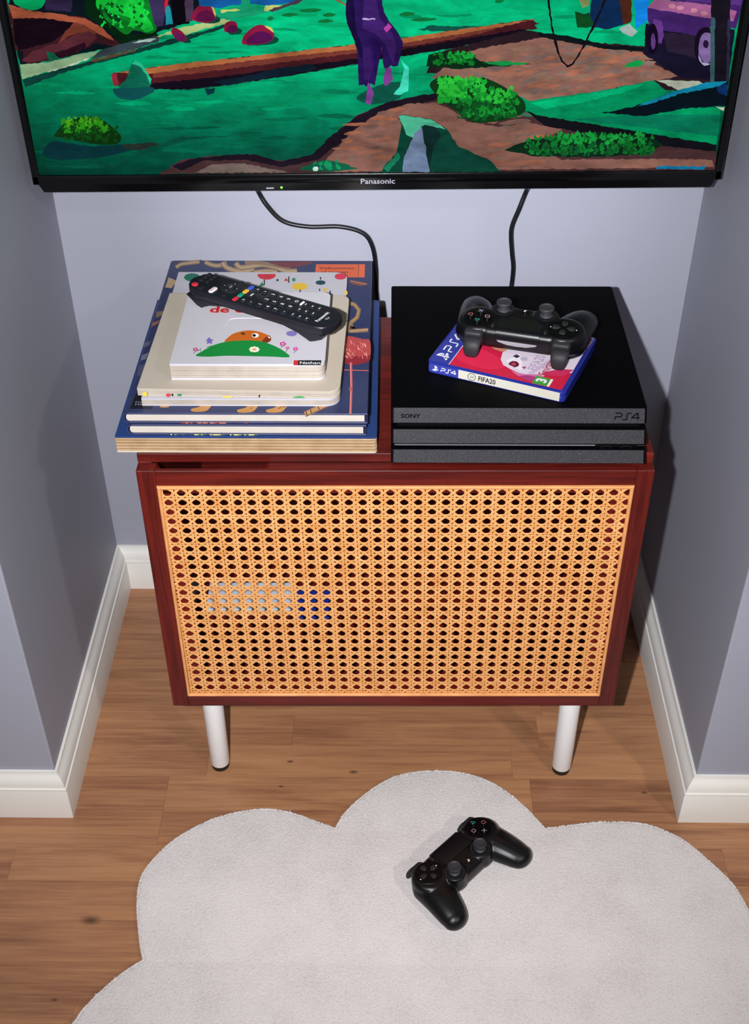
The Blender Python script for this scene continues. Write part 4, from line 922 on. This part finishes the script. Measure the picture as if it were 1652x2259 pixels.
# ------------------------------------------------------------------ game case
ZC = ZTOP + CH
cang = math.atan2(0.0411 - 0.1092, 0.2166 - 0.0592)
case = thing('game_case', 'blue game case with red football cover lying on the game console', 'game case', (0.0575, 0.1100, ZC), (0, 0, cang))
CL, CDp, CTk = 0.1715, 0.1345, 0.0140
M['case_plastic'] = mat('blue_translucent_case', '#232c86', 0.2, coat=0.3)
obj('lower_shell', bm_prism(rrect(0, CL, 0, CDp, 0.006, 5), 0.0, 0.0068, 0.0008, 2), M['case_plastic'], case, smooth=40)
obj('upper_shell', bm_prism(rrect(0, CL, 0, CDp, 0.006, 5), 0.0071, CTk, 0.0008, 2), M['case_plastic'], case, smooth=40)
sl = [('#323a94', [(0.002, 0.004), (0.026, 0.004), (0.026, 0.130), (0.002, 0.130)]), ('#e8e4ea', [(0.026, 0.004), (0.0268, 0.004), (0.0268, 0.130), (0.026, 0.130)]),
      ('#c81c40', [(0.0268, 0.004), (0.166, 0.004), (0.166, 0.130), (0.0268, 0.130)]), ('#a81438', [(0.06, 0.07), (0.12, 0.09), (0.166, 0.10), (0.166, 0.130), (0.05, 0.130)]), ('#d8284c', sm([(0.03, 0.02), (0.07, 0.012), (0.09, 0.03), (0.06, 0.05), (0.035, 0.05)])),
      ('#c88468', sm([(0.050, 0.078), (0.062, 0.060), (0.080, 0.058), (0.088, 0.068), (0.078, 0.080), (0.060, 0.090)])), ('#8c4a3c', sm([(0.052, 0.084), (0.062, 0.074), (0.070, 0.084), (0.060, 0.092)])),
      ('#dccfdc', [(0.076, 0.056), (0.079, 0.040), (0.086, 0.029), (0.098, 0.023), (0.112, 0.019), (0.126, 0.018), (0.136, 0.023), (0.146, 0.036), (0.156, 0.042), (0.166, 0.044), (0.166, 0.102), (0.150, 0.100), (0.128, 0.096), (0.104, 0.086), (0.090, 0.074), (0.080, 0.066)]), ('#c9b6cc', [(0.118, 0.022), (0.124, 0.022), (0.148, 0.088), (0.143, 0.090)]), ('#ece4ec', [(0.086, 0.040), (0.096, 0.030), (0.110, 0.026), (0.104, 0.046), (0.096, 0.060)]),
      ('#d070a0', sm([(0.100, 0.020), (0.120, 0.010), (0.140, 0.016), (0.134, 0.026), (0.116, 0.020)])), ('#a83878', sm([(0.112, 0.012), (0.132, 0.009), (0.134, 0.018), (0.120, 0.019)])), ('#c8a8c8', stroke([(0.124, 0.028), (0.136, 0.06), (0.150, 0.09)], 0.0016)), ('#c8a8c8', stroke([(0.140, 0.040), (0.152, 0.07), (0.160, 0.094)], 0.0012)),
      ('#6a1830', [(0.0915, 0.0325), (0.1005, 0.0290), (0.1035, 0.0330), (0.1030, 0.0385), (0.0985, 0.0430), (0.0935, 0.0420), (0.0910, 0.0375)]), ('#b04a66', [(0.0940, 0.0345), (0.0995, 0.0325), (0.0985, 0.0385), (0.0950, 0.0385)]), ('#9a4a64', [(0.1075, 0.0335), (0.1125, 0.0300), (0.1125, 0.0370)]), ('#3a2a4a', [(0.0900, 0.0520), (0.0960, 0.0500), (0.0985, 0.0560), (0.0925, 0.0580)]), ('#b8b0c4', ell(0.1045, 0.0520, 0.0045, 0.0050)),
      ('#c8305c', [(0.134, 0.026), (0.160, 0.034), (0.166, 0.052), (0.152, 0.048), (0.136, 0.034)]),
      ('#3a9a34', [(0.130, 0.0050), (0.147, 0.0050), (0.147, 0.022), (0.130, 0.022)]), ('#e8e8e0', [(0.1475, 0.0050), (0.1505, 0.0050), (0.1505, 0.022), (0.1475, 0.022)]), ('#e0b040', [(0.150, 0.096), (0.153, 0.094), (0.156, 0.118), (0.153, 0.120)])]
flat_print('cover_sleeve', sl, lambda u, v, h: (u, v, CTk + h), M['print'], case)
sp = [('#323a94', [(0.003, 0.0016), (0.0405, 0.0016), (0.0405, 0.0126), (0.003, 0.0126)]), ('#c6c3b6', [(0.0405, 0.0012), (0.1655, 0.0012), (0.1655, 0.0128), (0.0405, 0.0128)])]
flat_print('spine_sleeve', sp, lambda u, v, h: (u, -0.0003 - h, v), M['print'], case)
# lettering and marks
def ps_symbol(name, size, m, loc, rot):
    bm = bmesh.new()
    for pts in ([(0.42, 0.0), (0.58, 0.05), (0.58, 0.80), (0.66, 0.74), (0.66, 0.48), (0.86, 0.55), (0.84, 0.78), (0.70, 0.90), (0.42, 1.0)], [(0.0, 0.14), (0.38, 0.30), (0.38, 0.40), (0.18, 0.30), (0.38, 0.22), (0.38, 0.10), (0.14, 0.04)], [(0.62, 0.12), (0.96, 0.26), (1.05, 0.34), (0.84, 0.42), (0.62, 0.36), (0.62, 0.28), (0.80, 0.32), (0.62, 0.22)]):
        bm.faces.new([bm.verts.new((p[0] * size, p[1] * size, 0)) for p in pts])
    obj(name, bm, m, case, loc, rot)
ps_symbol('maker_symbol', 0.0165, M['white_ink'], (0.0215, 0.010, CTk + 0.0006), (0, 0, PI / 2))
bm = bmesh.new(); ps4_logo(bm, 0.0115, 0.0019, lambda u, v: (u, v, 0)); obj('console_logo', bm, M['white_ink'], case, (0.0200, 0.031, CTk + 0.0006), (0, 0, PI / 2))
ps_symbol('maker_symbol', 0.0078, M['white_ink'], (0.0070, -0.0006, 0.0034), (PI / 2, 0, 0))
bm = bmesh.new(); ps4_logo(bm, 0.0050, 0.00095, lambda u, v: (u, v, 0)); obj('console_logo', bm, M['white_ink'], case, (0.0185, -0.0006, 0.0046), (PI / 2, 0, 0))
text('spine_title', 'FIFA20', 0.0094, M['black_ink'], case, (0.0655, -0.0006, 0.0038), (PI / 2, 0, 0), 0.82, 0.02)
obj('spine_badge', bm_lathe([(0.0044, -0.0001), (0.0050, -0.0001), (0.0050, 0.0001), (0.0044, 0.0001)], 28), M['black_ink'], case, (0.0575, -0.0006, 0.0070), (PI / 2, 0, 0))
text('spine_badge_lettering', 'EA', 0.0040, M['black_ink'], case, (0.0575, -0.0006, 0.0056), (PI / 2, 0, 0), 1.0, 0.0, 0.2, 'CENTER')
M['crimson_ink'] = mat('crimson_ink', '#a8344c', 0.5)
M['silver_ink'] = mat('silver_ink', '#b8a8c0', 0.3)
text('cover_title', 'FIFA20', 0.0170, M['silver_ink'], case, (0.1270, 0.030, CTk + 0.0009), (0, 0, PI / 2), 0.75, 0.02)
text('shirt_lettering', 'Emirates', 0.0135, M['crimson_ink'], case, (0.1400, 0.0245, CTk + 0.0009), (0, 0, PI / 2), 0.85, 0.015)
text('age_rating', '3', 0.0170, M['white_ink'], case, (0.1445, 0.0135, CTk + 0.0009), (0, 0, PI / 2), 1.1, 0.04, align='CENTER')
text('small_print', 'LOOP ASSISTS', 0.0030, M['silver_ink'], case, (0.036, 0.0125, CTk + 0.0009), (0, 0, 0), 1.3) if False else None
obj('case_catch', bm_box(CL * 0.44, CL * 0.56, CDp, CDp + 0.0004, 0.004, 0.010), M['case_plastic'], case)

# ------------------------------------------------------------------ game controllers
def controller_body():
    bm = bm_box(-0.046, 0.046, -0.033, 0.0215, -0.0290, -0.0008, 0.0085, 4); bm_box(-0.034, 0.034, -0.0385, 0.0, -0.0265, -0.0012, 0.008, 4, bm)
    for s in (-1, 1):
        b = 0.010; pr = [(0, -0.0288)] + [(0.0262 - b + b * math.sin(a), -0.0288 + b - b * math.cos(a)) for a in [PI / 2 * k / 5 for k in range(6)]] + [(0.0262 - b * 0.8 + b * 0.8 * math.cos(a), -b * 0.8 + b * 0.8 * math.sin(a)) for a in [PI / 2 * k / 5 for k in range(6)]] + [(0, 0)]
        bm_lathe(pr, 40, bm=bm, at=(s * 0.0510, -0.0035, 0))
        bm_lathe([(0, -0.028), (0.012, -0.028), (0.0160, -0.020), (0.0160, -0.002), (0.0150, 0.0006), (0, 0.0006)], 32, bm=bm, at=(s * 0.0258, -0.0245, 0))
        path = catmull([Vector((s * 0.0535, -0.004, -0.0208)), Vector((s * 0.0580, -0.026, -0.0205)), Vector((s * 0.0630, -0.046, -0.0226)), Vector((s * 0.0668, -0.061, -0.0255))], 6)
        path = [Vector((s * 0.0515, 0.004, -0.0195))] + path
        n = len(path); rad = [0.0235] + [0.0262 - 0.0077 * (i / (n - 2)) ** 1.3 for i in range(n - 1)]
        bm_tube(path, rad, 20, bm, up=(0, 0, 1), flat=0.77)
        b2 = bmesh.new(); bmesh.ops.create_icosphere(b2, subdivisions=3, radius=0.0185)
        for v in b2.verts: v.co = Vector((v.co.x * 1.0, v.co.y * 0.8, v.co.z * 0.77)) + path[-1]
        merge(bm, b2)
    me = new_mesh('tmp_body', bm); o = bpy.data.objects.new('tmp', me); COL.objects.link(o)
    r = o.modifiers.new('r', 'REMESH'); r.mode = 'VOXEL'; r.voxel_size = 0.0011; r.use_smooth_shade = True
    s_ = o.modifiers.new('s', 'SMOOTH'); s_.factor = 0.5; s_.iterations = 9
    dg = bpy.context.evaluated_depsgraph_get(); out_ = bpy.data.meshes.new_from_object(o.evaluated_get(dg))
    bpy.data.objects.remove(o); bpy.data.meshes.remove(me)
    for p in out_.polygons: p.use_smooth = True
    out_.materials.clear(); return out_
M['plate'] = mat('controller_plate_black', '#040405', 0.4, spec=0.2)
M['pad_body'] = mat('controller_matt_black', '#08080b', 0.38, spec=0.38, bump=(1900, 0.12, 0.0001))
def make_controller(label, loc, rot):
    c = thing('game_controller', label, 'game controller', loc, rot, 'wireless game controllers')
    obj('shell', controller_body(), M['pad_body'], c)
    # touch pad wraps over the leading edge
    pr = [(-0.0095, -0.003), (-0.0095, 0.0004), (0.0150, 0.0004), (0.0185, -0.0006), (0.0212, -0.0032), (0.0225, -0.0068), (0.0227, -0.0120), (0.0205, -0.0120), (0.0190, -0.006), (0.015, -0.003)]
    obj('touch_pad', bm_prism(pr, -0.0262, 0.0262, 0.0004, 1, fn=lambda u, v, w: (w, u, v)), M['black_satin'], c, smooth=35)
    lb = [(-0.0240, -0.0136), (0.0240, -0.0136), (0.0225, -0.0156), (0.0120, -0.0178), (0, -0.0184), (-0.0120, -0.0178), (-0.0225, -0.0156)]
    obj('light_bar', bm_prism(lb, 0.0195, 0.0232, 0.0006, 1, fn=lambda u, v, w: (u, w, v)), mat('frosted_light_bar', '#8c8a90', 0.35) if 'frosted_light_bar' not in bpy.data.materials else bpy.data.materials['frosted_light_bar'], c)
    for s in (-1, 1):
        obj('button_plate', bm_lathe([(0, -0.002), (0.0186, -0.002), (0.0186, 0.0002), (0.0178, 0.0007), (0, 0.0007)], 40), M['plate'], c, (s * 0.0510, 0, 0), smooth=30)
        st = obj('thumb_stick', bm_lathe([(0.0095, -0.002), (0.0080, 0.0), (0.0060, 0.0015), (0.0056, 0.0062), (0.0086, 0.0070), (0.0091, 0.0076), (0.0091, 0.0102), (0.0087, 0.0108), (0.0074, 0.0109), (0.0062, 0.0098), (0.003, 0.0094), (0, 0.0093)], 36), M['grey_rubber'], c, (s * 0.0258, -0.0245, 0.0010), smooth=25)
        obj('stick_ring', bm_lathe([(0.0092, 0.0), (0.0138, 0.0), (0.0138, 0.0010), (0.0120, 0.0014), (0.0092, 0.0004)], 36), M['black_matt'], c, (s * 0.0258, -0.0245, 0.0004), smooth=35)
        obj('shoulder_button', bm_box(-0.0112, 0.0112, -0.006, 0.0055, -0.0056, 0.0044, 0.0038, 4), M['grey_plastic'], c, (s * 0.0525, 0.0215, -0.0085), (-0.35, 0, 0), smooth=50)
        # trigger: a tapering tongue that curls forward and down
        bmt = bmesh.new(); rings = []
        for (y, z, hw, th) in ((0.0160, -0.0145, 0.0105, 0.0030), (0.0225, -0.0150, 0.0108, 0.0034), (0.0280, -0.0172, 0.0106, 0.0034), (0.0318, -0.0210, 0.0100, 0.0032), (0.0334, -0.0255, 0.0094, 0.0028), (0.0340, -0.0300, 0.0084, 0.0024), (0.0340, -0.0335, 0.0068, 0.0018), (0.0338, -0.0352, 0.0042, 0.0010)):
            rings.append([bmt.verts.new((hw * math.cos(a), y + th * math.sin(a) * 0.7, z + th * math.sin(a) * 0.7)) for a in [2 * PI * k / 16 for k in range(16)]])
        for a, b in zip(rings, rings[1:]):
            for k in range(16): bmt.faces.new((a[k], a[(k + 1) % 16], b[(k + 1) % 16], b[k]))
        bmt.faces.new(rings[0][::-1]); bmt.faces.new(rings[-1])
        obj('trigger', bmt, M['grey_plastic'], c, (s * 0.0525, 0, 0), smooth=60)
        obj('option_button', bm_prism(rrect(-0.0017, 0.0017, -0.0034, 0.0034, 0.0016, 4), -0.001, 0.0011, 0.0004, 1), M['grey_plastic'], c, (s * 0.0315, 0.0125, -0.0004), smooth=40)
    # direction pad: four pointed keys; face buttons with their symbols
    dk = [(-0.0036, 0.0046), (-0.0028, 0.0052), (0.0028, 0.0052), (0.0036, 0.0046), (0.0036, -0.0006), (0, -0.0044), (-0.0036, -0.0006)][::-1]
    dmesh = new_mesh('direction_key', bm_prism(dk, 0.0004, 0.0028, 0.0006, 2), 40)
    for k in range(4):
        a = k * PI / 2
        obj('direction_key', dmesh, M['grey_plastic'], c, (-0.0510 - 0.0080 * math.sin(a), 0.0080 * math.cos(a), 0), (0, 0, a))
    for dx in (-1, 1):
        bm = bmesh.new(); bm.faces.new([bm.verts.new(p) for p in ((dx * 0.0014, 0, 0), (-dx * 0.0006, 0.0012, 0), (-dx * 0.0006, -0.0012, 0))]); obj('arrow_mark', bm, M['white_ink'], c, (-0.0510 + dx * 0.0152, 0, 0.0009))
    bmesh_b = new_mesh('face_button', bm_lathe([(0, 0), (0.0046, 0), (0.0046, 0.0020), (0.0040, 0.0027), (0, 0.0028)], 28), 40)
    syms = {'triangle': ((0, 0.0102), '#34a596'), 'circle': ((0.0102, 0), '#c06a74'), 'cross': ((0, -0.0102), '#a8b0d0'), 'square': ((-0.0102, 0), '#c090b4')}
    for k, ((dx, dy), colr) in syms.items():
        fb = obj('face_button', bmesh_b, M['black_gloss'], c, (0.0510 + dx, dy, 0.0006))
        nm = k + '_ink'; m_ = bpy.data.materials.get(nm) or mat(nm, colr, 0.5)
        bm = bmesh.new(); w_ = 0.0007
        if k == 'circle': segs = [[(0.0025 * math.cos(2 * PI * i / 20), 0.0025 * math.sin(2 * PI * i / 20)) for i in range(21)]]
        elif k == 'triangle': segs = [[(0, 0.0029), (0.0027, -0.0017)], [(0.0027, -0.0017), (-0.0027, -0.0017)], [(-0.0027, -0.0017), (0, 0.0029)]]
        elif k == 'cross': segs = [[(-0.0024, -0.0024), (0.0024, 0.0024)], [(-0.0024, 0.0024), (0.0024, -0.0024)]]
        else: segs = [[(-0.0023, -0.0026), (-0.0023, 0.0026)], [(0.0023, -0.0026), (0.0023, 0.0026)], [(-0.0026, -0.0023), (0.0026, -0.0023)], [(-0.0026, 0.0023), (0.0026, 0.0023)]]
        for sg in segs:
            for a, b in zip(sg, sg[1:]): bm.faces.new([bm.verts.new((*p, 0)) for p in stroke([a, b], w_)])
        obj('symbol', bm, m_, fb, (0, 0, 0.00285))
    hb = obj('home_button', bm_lathe([(0, -0.001), (0.0046, -0.001), (0.0046, 0.0004), (0, 0.0007)], 24), M['black_gloss'], c, (0, -0.0265, 0.0), smooth=30)
    bm = bmesh.new(); bm.faces.new([bm.verts.new((p[0] * 0.005 - 0.0025, p[1] * 0.0045 - 0.0022, 0)) for p in ((0.0, 0.2), (0.4, 0.1), (0.4, 0.0), (0.6, 0.1), (0.6, 0.3), (1.0, 0.3), (0.6, 0.6), (0.85, 0.8), (0.4, 1.0), (0.4, 0.4))]); obj('maker_symbol', bm, M['white_ink'], hb, (0, 0, 0.0009))
    sg = bmesh.new()
    for i in range(-3, 4):
        for j in (0, 1): bm_lathe([(0, 0), (0.0005, 0), (0, 0.0001)], 6, bm=sg, at=(i * 0.0022, j * 0.0022, 0))
    obj('speaker_holes', sg, M['rubber'], c, (0, -0.0165, -0.0002))
    return c
RUGZ = 0.0125
pad1 = make_controller('black wireless game controller lying on the cream cloud rug', (0.1035, -0.1335, RUGZ + 0.0385), (math.radians(-5.0), 0, math.radians(45.8)))
pad2 = copy_tree(pad1)
pad2['label'] = 'black wireless game controller resting on the red and blue game case'
pad2.rotation_mode = 'XYZ'
pad2.location = (0.1688, 0.1328, 0.7176); pad2.rotation_euler = (math.radians(-2.9), 0, math.radians(164.4))

# ------------------------------------------------------------------ cables
M['cable'] = mat('black_cable', '#0c0d14', 0.4)
def wallp(px, py, y): 
    p = on_plane(px, py, Vector((0, y, 0)), Vector((0, -1, 0))); return p
def cable(name, pts, label):
    o = obj(name, bm_tube(catmull(pts, 8), 0.0032, 12), M['cable'], smooth=60); tag(o, label, 'cable', 'cables hanging from the television')
p = [Vector((-0.178, 0.409, 0.80)), wallp(560, 405, 0.425)] + [wallp(x, y, 0.452) for x, y in ((569, 422), (590, 455), (625, 488), (680, 500), (750, 500), (800, 514), (821, 543), (829, 590), (830, 640), (832, 690))] + [Vector((-0.006, 0.445, 0.35)), Vector((0.0, 0.44, 0.12)), Vector((0.03, 0.41, 0.006)), Vector((0.10, 0.38, 0.0034))]
cable('power_cable', p, 'black cable curving from the television down behind the books')
p = [Vector((0.205, 0.409, 0.80)), wallp(1168, 405, 0.425)] + [wallp(x, y, 0.450) for x, y in ((1162, 418), (1145, 460), (1128, 505), (1129, 555), (1132, 590), (1128, 630))] + [Vector((0.187, 0.440, 0.585)), Vector((0.186, 0.405, 0.575)), Vector((0.186, 0.365, 0.600)), Vector((0.186, 0.335, 0.6285)), Vector((0.186, 0.312, 0.6300))]
cable('signal_cable', p, 'black cable hanging from the television down behind the game console')

# ------------------------------------------------------------------ rug
px_ = [[(160, 2259), (185, 2225), (230, 2180), (280, 2140), (318, 2117)], [(318, 2117), (311, 2085), (305, 2030), (304, 1980), (312, 1935), (335, 1900), (375, 1860), (430, 1825), (490, 1800), (560, 1786), (615, 1787), (670, 1802), (740, 1828)],
       [(740, 1828), (760, 1795), (790, 1765), (830, 1735), (880, 1710), (940, 1701), (1000, 1702), (1050, 1713), (1100, 1735), (1150, 1773), (1203, 1828)],
       [(1203, 1828), (1260, 1820), (1330, 1813), (1400, 1815), (1450, 1826), (1510, 1855), (1570, 1905), (1620, 1955), (1652, 2012)]]
arcs = [[tuple(on_z(x, y, 0.010)[:2]) for x, y in a] for a in px_]
arcs[0] = [(-0.36, -0.66), (-0.42, -0.62), (-0.445, -0.54), (-0.435, -0.46), (-0.41, -0.405)] + arcs[0]
arcs[3] = arcs[3] + [(0.505, -0.25), (0.495, -0.32), (0.46, -0.37)]
arcs.append([(0.46, -0.37), (0.515, -0.42), (0.545, -0.50), (0.53, -0.59), (0.47, -0.65), (0.42, -0.66)])
outl = []
for a in arcs:
    c = catmull([(x, y, 0) for x, y in a], 6); outl += [(v.x, v.y) for v in c[:-1]]
outl.append((0.42, -0.66))
outl = outl[::-1]
ar = sum(outl[i][0] * outl[(i + 1) % len(outl)][1] - outl[(i + 1) % len(outl)][0] * outl[i][1] for i in range(len(outl)))
if ar < 0: outl = outl[::-1]
n = len(outl); nrm = []
for i in range(n):
    a, b = Vector(outl[i - 1]), Vector(outl[(i + 1) % n]); t_ = (b - a); 
    t_ = t_.normalized() if t_.length > 1e-9 else Vector((1, 0)); nrm.append(Vector((t_.y, -t_.x)))
def rug_mat():
    m, N, L, b = nmat('wool_pile')
    v = coords(N, L); n1 = noise(N, L, v, 320, 3, 0.7); n2 = noise(N, L, v, 14, 3, 0.6); 
    a = N.new('ShaderNodeMath'); a.operation = 'MULTIPLY_ADD'; a.inputs[1].default_value = 0.55; L.new(n1, a.inputs[0])
    s = N.new('ShaderNodeMath'); s.operation = 'MULTIPLY'; s.inputs[1].default_value = 0.45; L.new(n2, s.inputs[0]); L.new(s.outputs[0], a.inputs[2])
    L.new(ramp(N, L, a.outputs[0], [(0.30, '#cac4c1'), (0.5, '#d9d4d2'), (0.7, '#dfdad8')]), b.inputs['Base Color'])
    b.inputs['Roughness'].default_value = 0.9; b.inputs['Specular IOR Level'].default_value = 0.1; b.inputs['Sheen Weight'].default_value = 0.15
    add_bump(N, L, b, n1, 0.6, 0.002); return m
M['rug'] = rug_mat()
bm = bmesh.new(); rings = []
for (ins, z) in ((0.0, 0.0002), (-0.0008, 0.003), (-0.0004, 0.0070), (0.0012, 0.0092), (0.0038, 0.0100)):
    rings.append([bm.verts.new((outl[i][0] - nrm[i].x * ins, outl[i][1] - nrm[i].y * ins, z)) for i in range(n)])
for a, b in zip(rings, rings[1:]):
    for i in range(n): bm.faces.new((a[i], a[(i + 1) % n], b[(i + 1) % n], b[i]))
from mathutils.geometry import tessellate_polygon
for tri in tessellate_polygon([[v.co.copy() for v in rings[-1]]]): bm.faces.new([rings[-1][i] for i in tri])
for tri in tessellate_polygon([[v.co.copy() for v in rings[0]]]): bm.faces.new([rings[0][i] for i in tri][::-1])
rug = thing('rug', 'cream wool rug shaped like a cloud on the wooden floor', 'rug')
obj('rug_base', bm, M['rug'], rug, smooth=60)
# pile: short tufts nobody could count
poly = np.array(outl); NT = 230000
mn, mx_ = poly.min(0), poly.max(0); pts = np.random.rand(int(NT * 1.6), 2) * (mx_ - mn) + mn
ins = np.zeros(len(pts), bool); xj, yj = poly[-1]
for (xi, yi) in poly:
    c_ = ((yi > pts[:, 1]) != (yj > pts[:, 1])) & (pts[:, 0] < (xj - xi) * (pts[:, 1] - yi) / (yj - yi + 1e-12) + xi); ins ^= c_; xj, yj = xi, yi
pts = pts[ins][:NT]; k = len(pts)
an = np.random.rand(k) * 2 * PI; wdt = 0.0006 + 0.0006 * np.random.rand(k); ht = 0.0004 + 0.0008 * np.random.rand(k)
ln_ = np.random.normal(0, 0.0018, (k, 2)); dx, dy = np.cos(an) * wdt, np.sin(an) * wdt
V = np.zeros((k, 3, 3)); V[:, 0, 0] = pts[:, 0] - dx; V[:, 0, 1] = pts[:, 1] - dy; V[:, 1, 0] = pts[:, 0] + dx; V[:, 1, 1] = pts[:, 1] + dy
V[:, 0, 2] = V[:, 1, 2] = 0.0094; V[:, 2, :2] = pts + ln_; V[:, 2, 2] = 0.0098 + ht
# a fringe of tufts leaning out of the rounded edge
ne = 26000; idx = np.random.randint(0, n, ne); fr = np.random.rand(ne); nx_ = np.array([[v.x, v.y] for v in nrm]); e0 = poly[idx]; e1 = poly[(idx + 1) % n]
ep = e0 + (e1 - e0) * fr[:, None]; en = nx_[idx]; et = np.stack([-en[:, 1], en[:, 0]], 1)
zz = 0.0015 + 0.008 * np.random.rand(ne); V2 = np.zeros((ne, 3, 3)); off = (0.0004 * np.random.rand(ne))[:, None] + 0.0003
V2[:, 0, :2] = ep - en * 0.001 - et * 0.0008; V2[:, 1, :2] = ep - en * 0.001 + et * 0.0008; V2[:, 2, :2] = ep + en * (0.0008 + 0.0016 * np.random.rand(ne))[:, None] + et * np.random.normal(0, 0.0008, ne)[:, None]
V2[:, 0, 2] = V2[:, 1, 2] = zz; V2[:, 2, 2] = zz + 0.0006
V = np.concatenate([V, V2]).reshape(-1, 3); nt = len(V) // 3
me = bpy.data.meshes.new('pile'); me.vertices.add(len(V)); me.vertices.foreach_set('co', V.ravel().astype(np.float32))
me.loops.add(len(V)); me.loops.foreach_set('vertex_index', np.arange(len(V), dtype=np.int32)); me.polygons.add(nt)
me.polygons.foreach_set('loop_start', np.arange(0, len(V), 3, dtype=np.int32)); me.update(calc_edges=True); me.validate()
o = obj('pile', me, M['rug'], rug, kind='stuff')
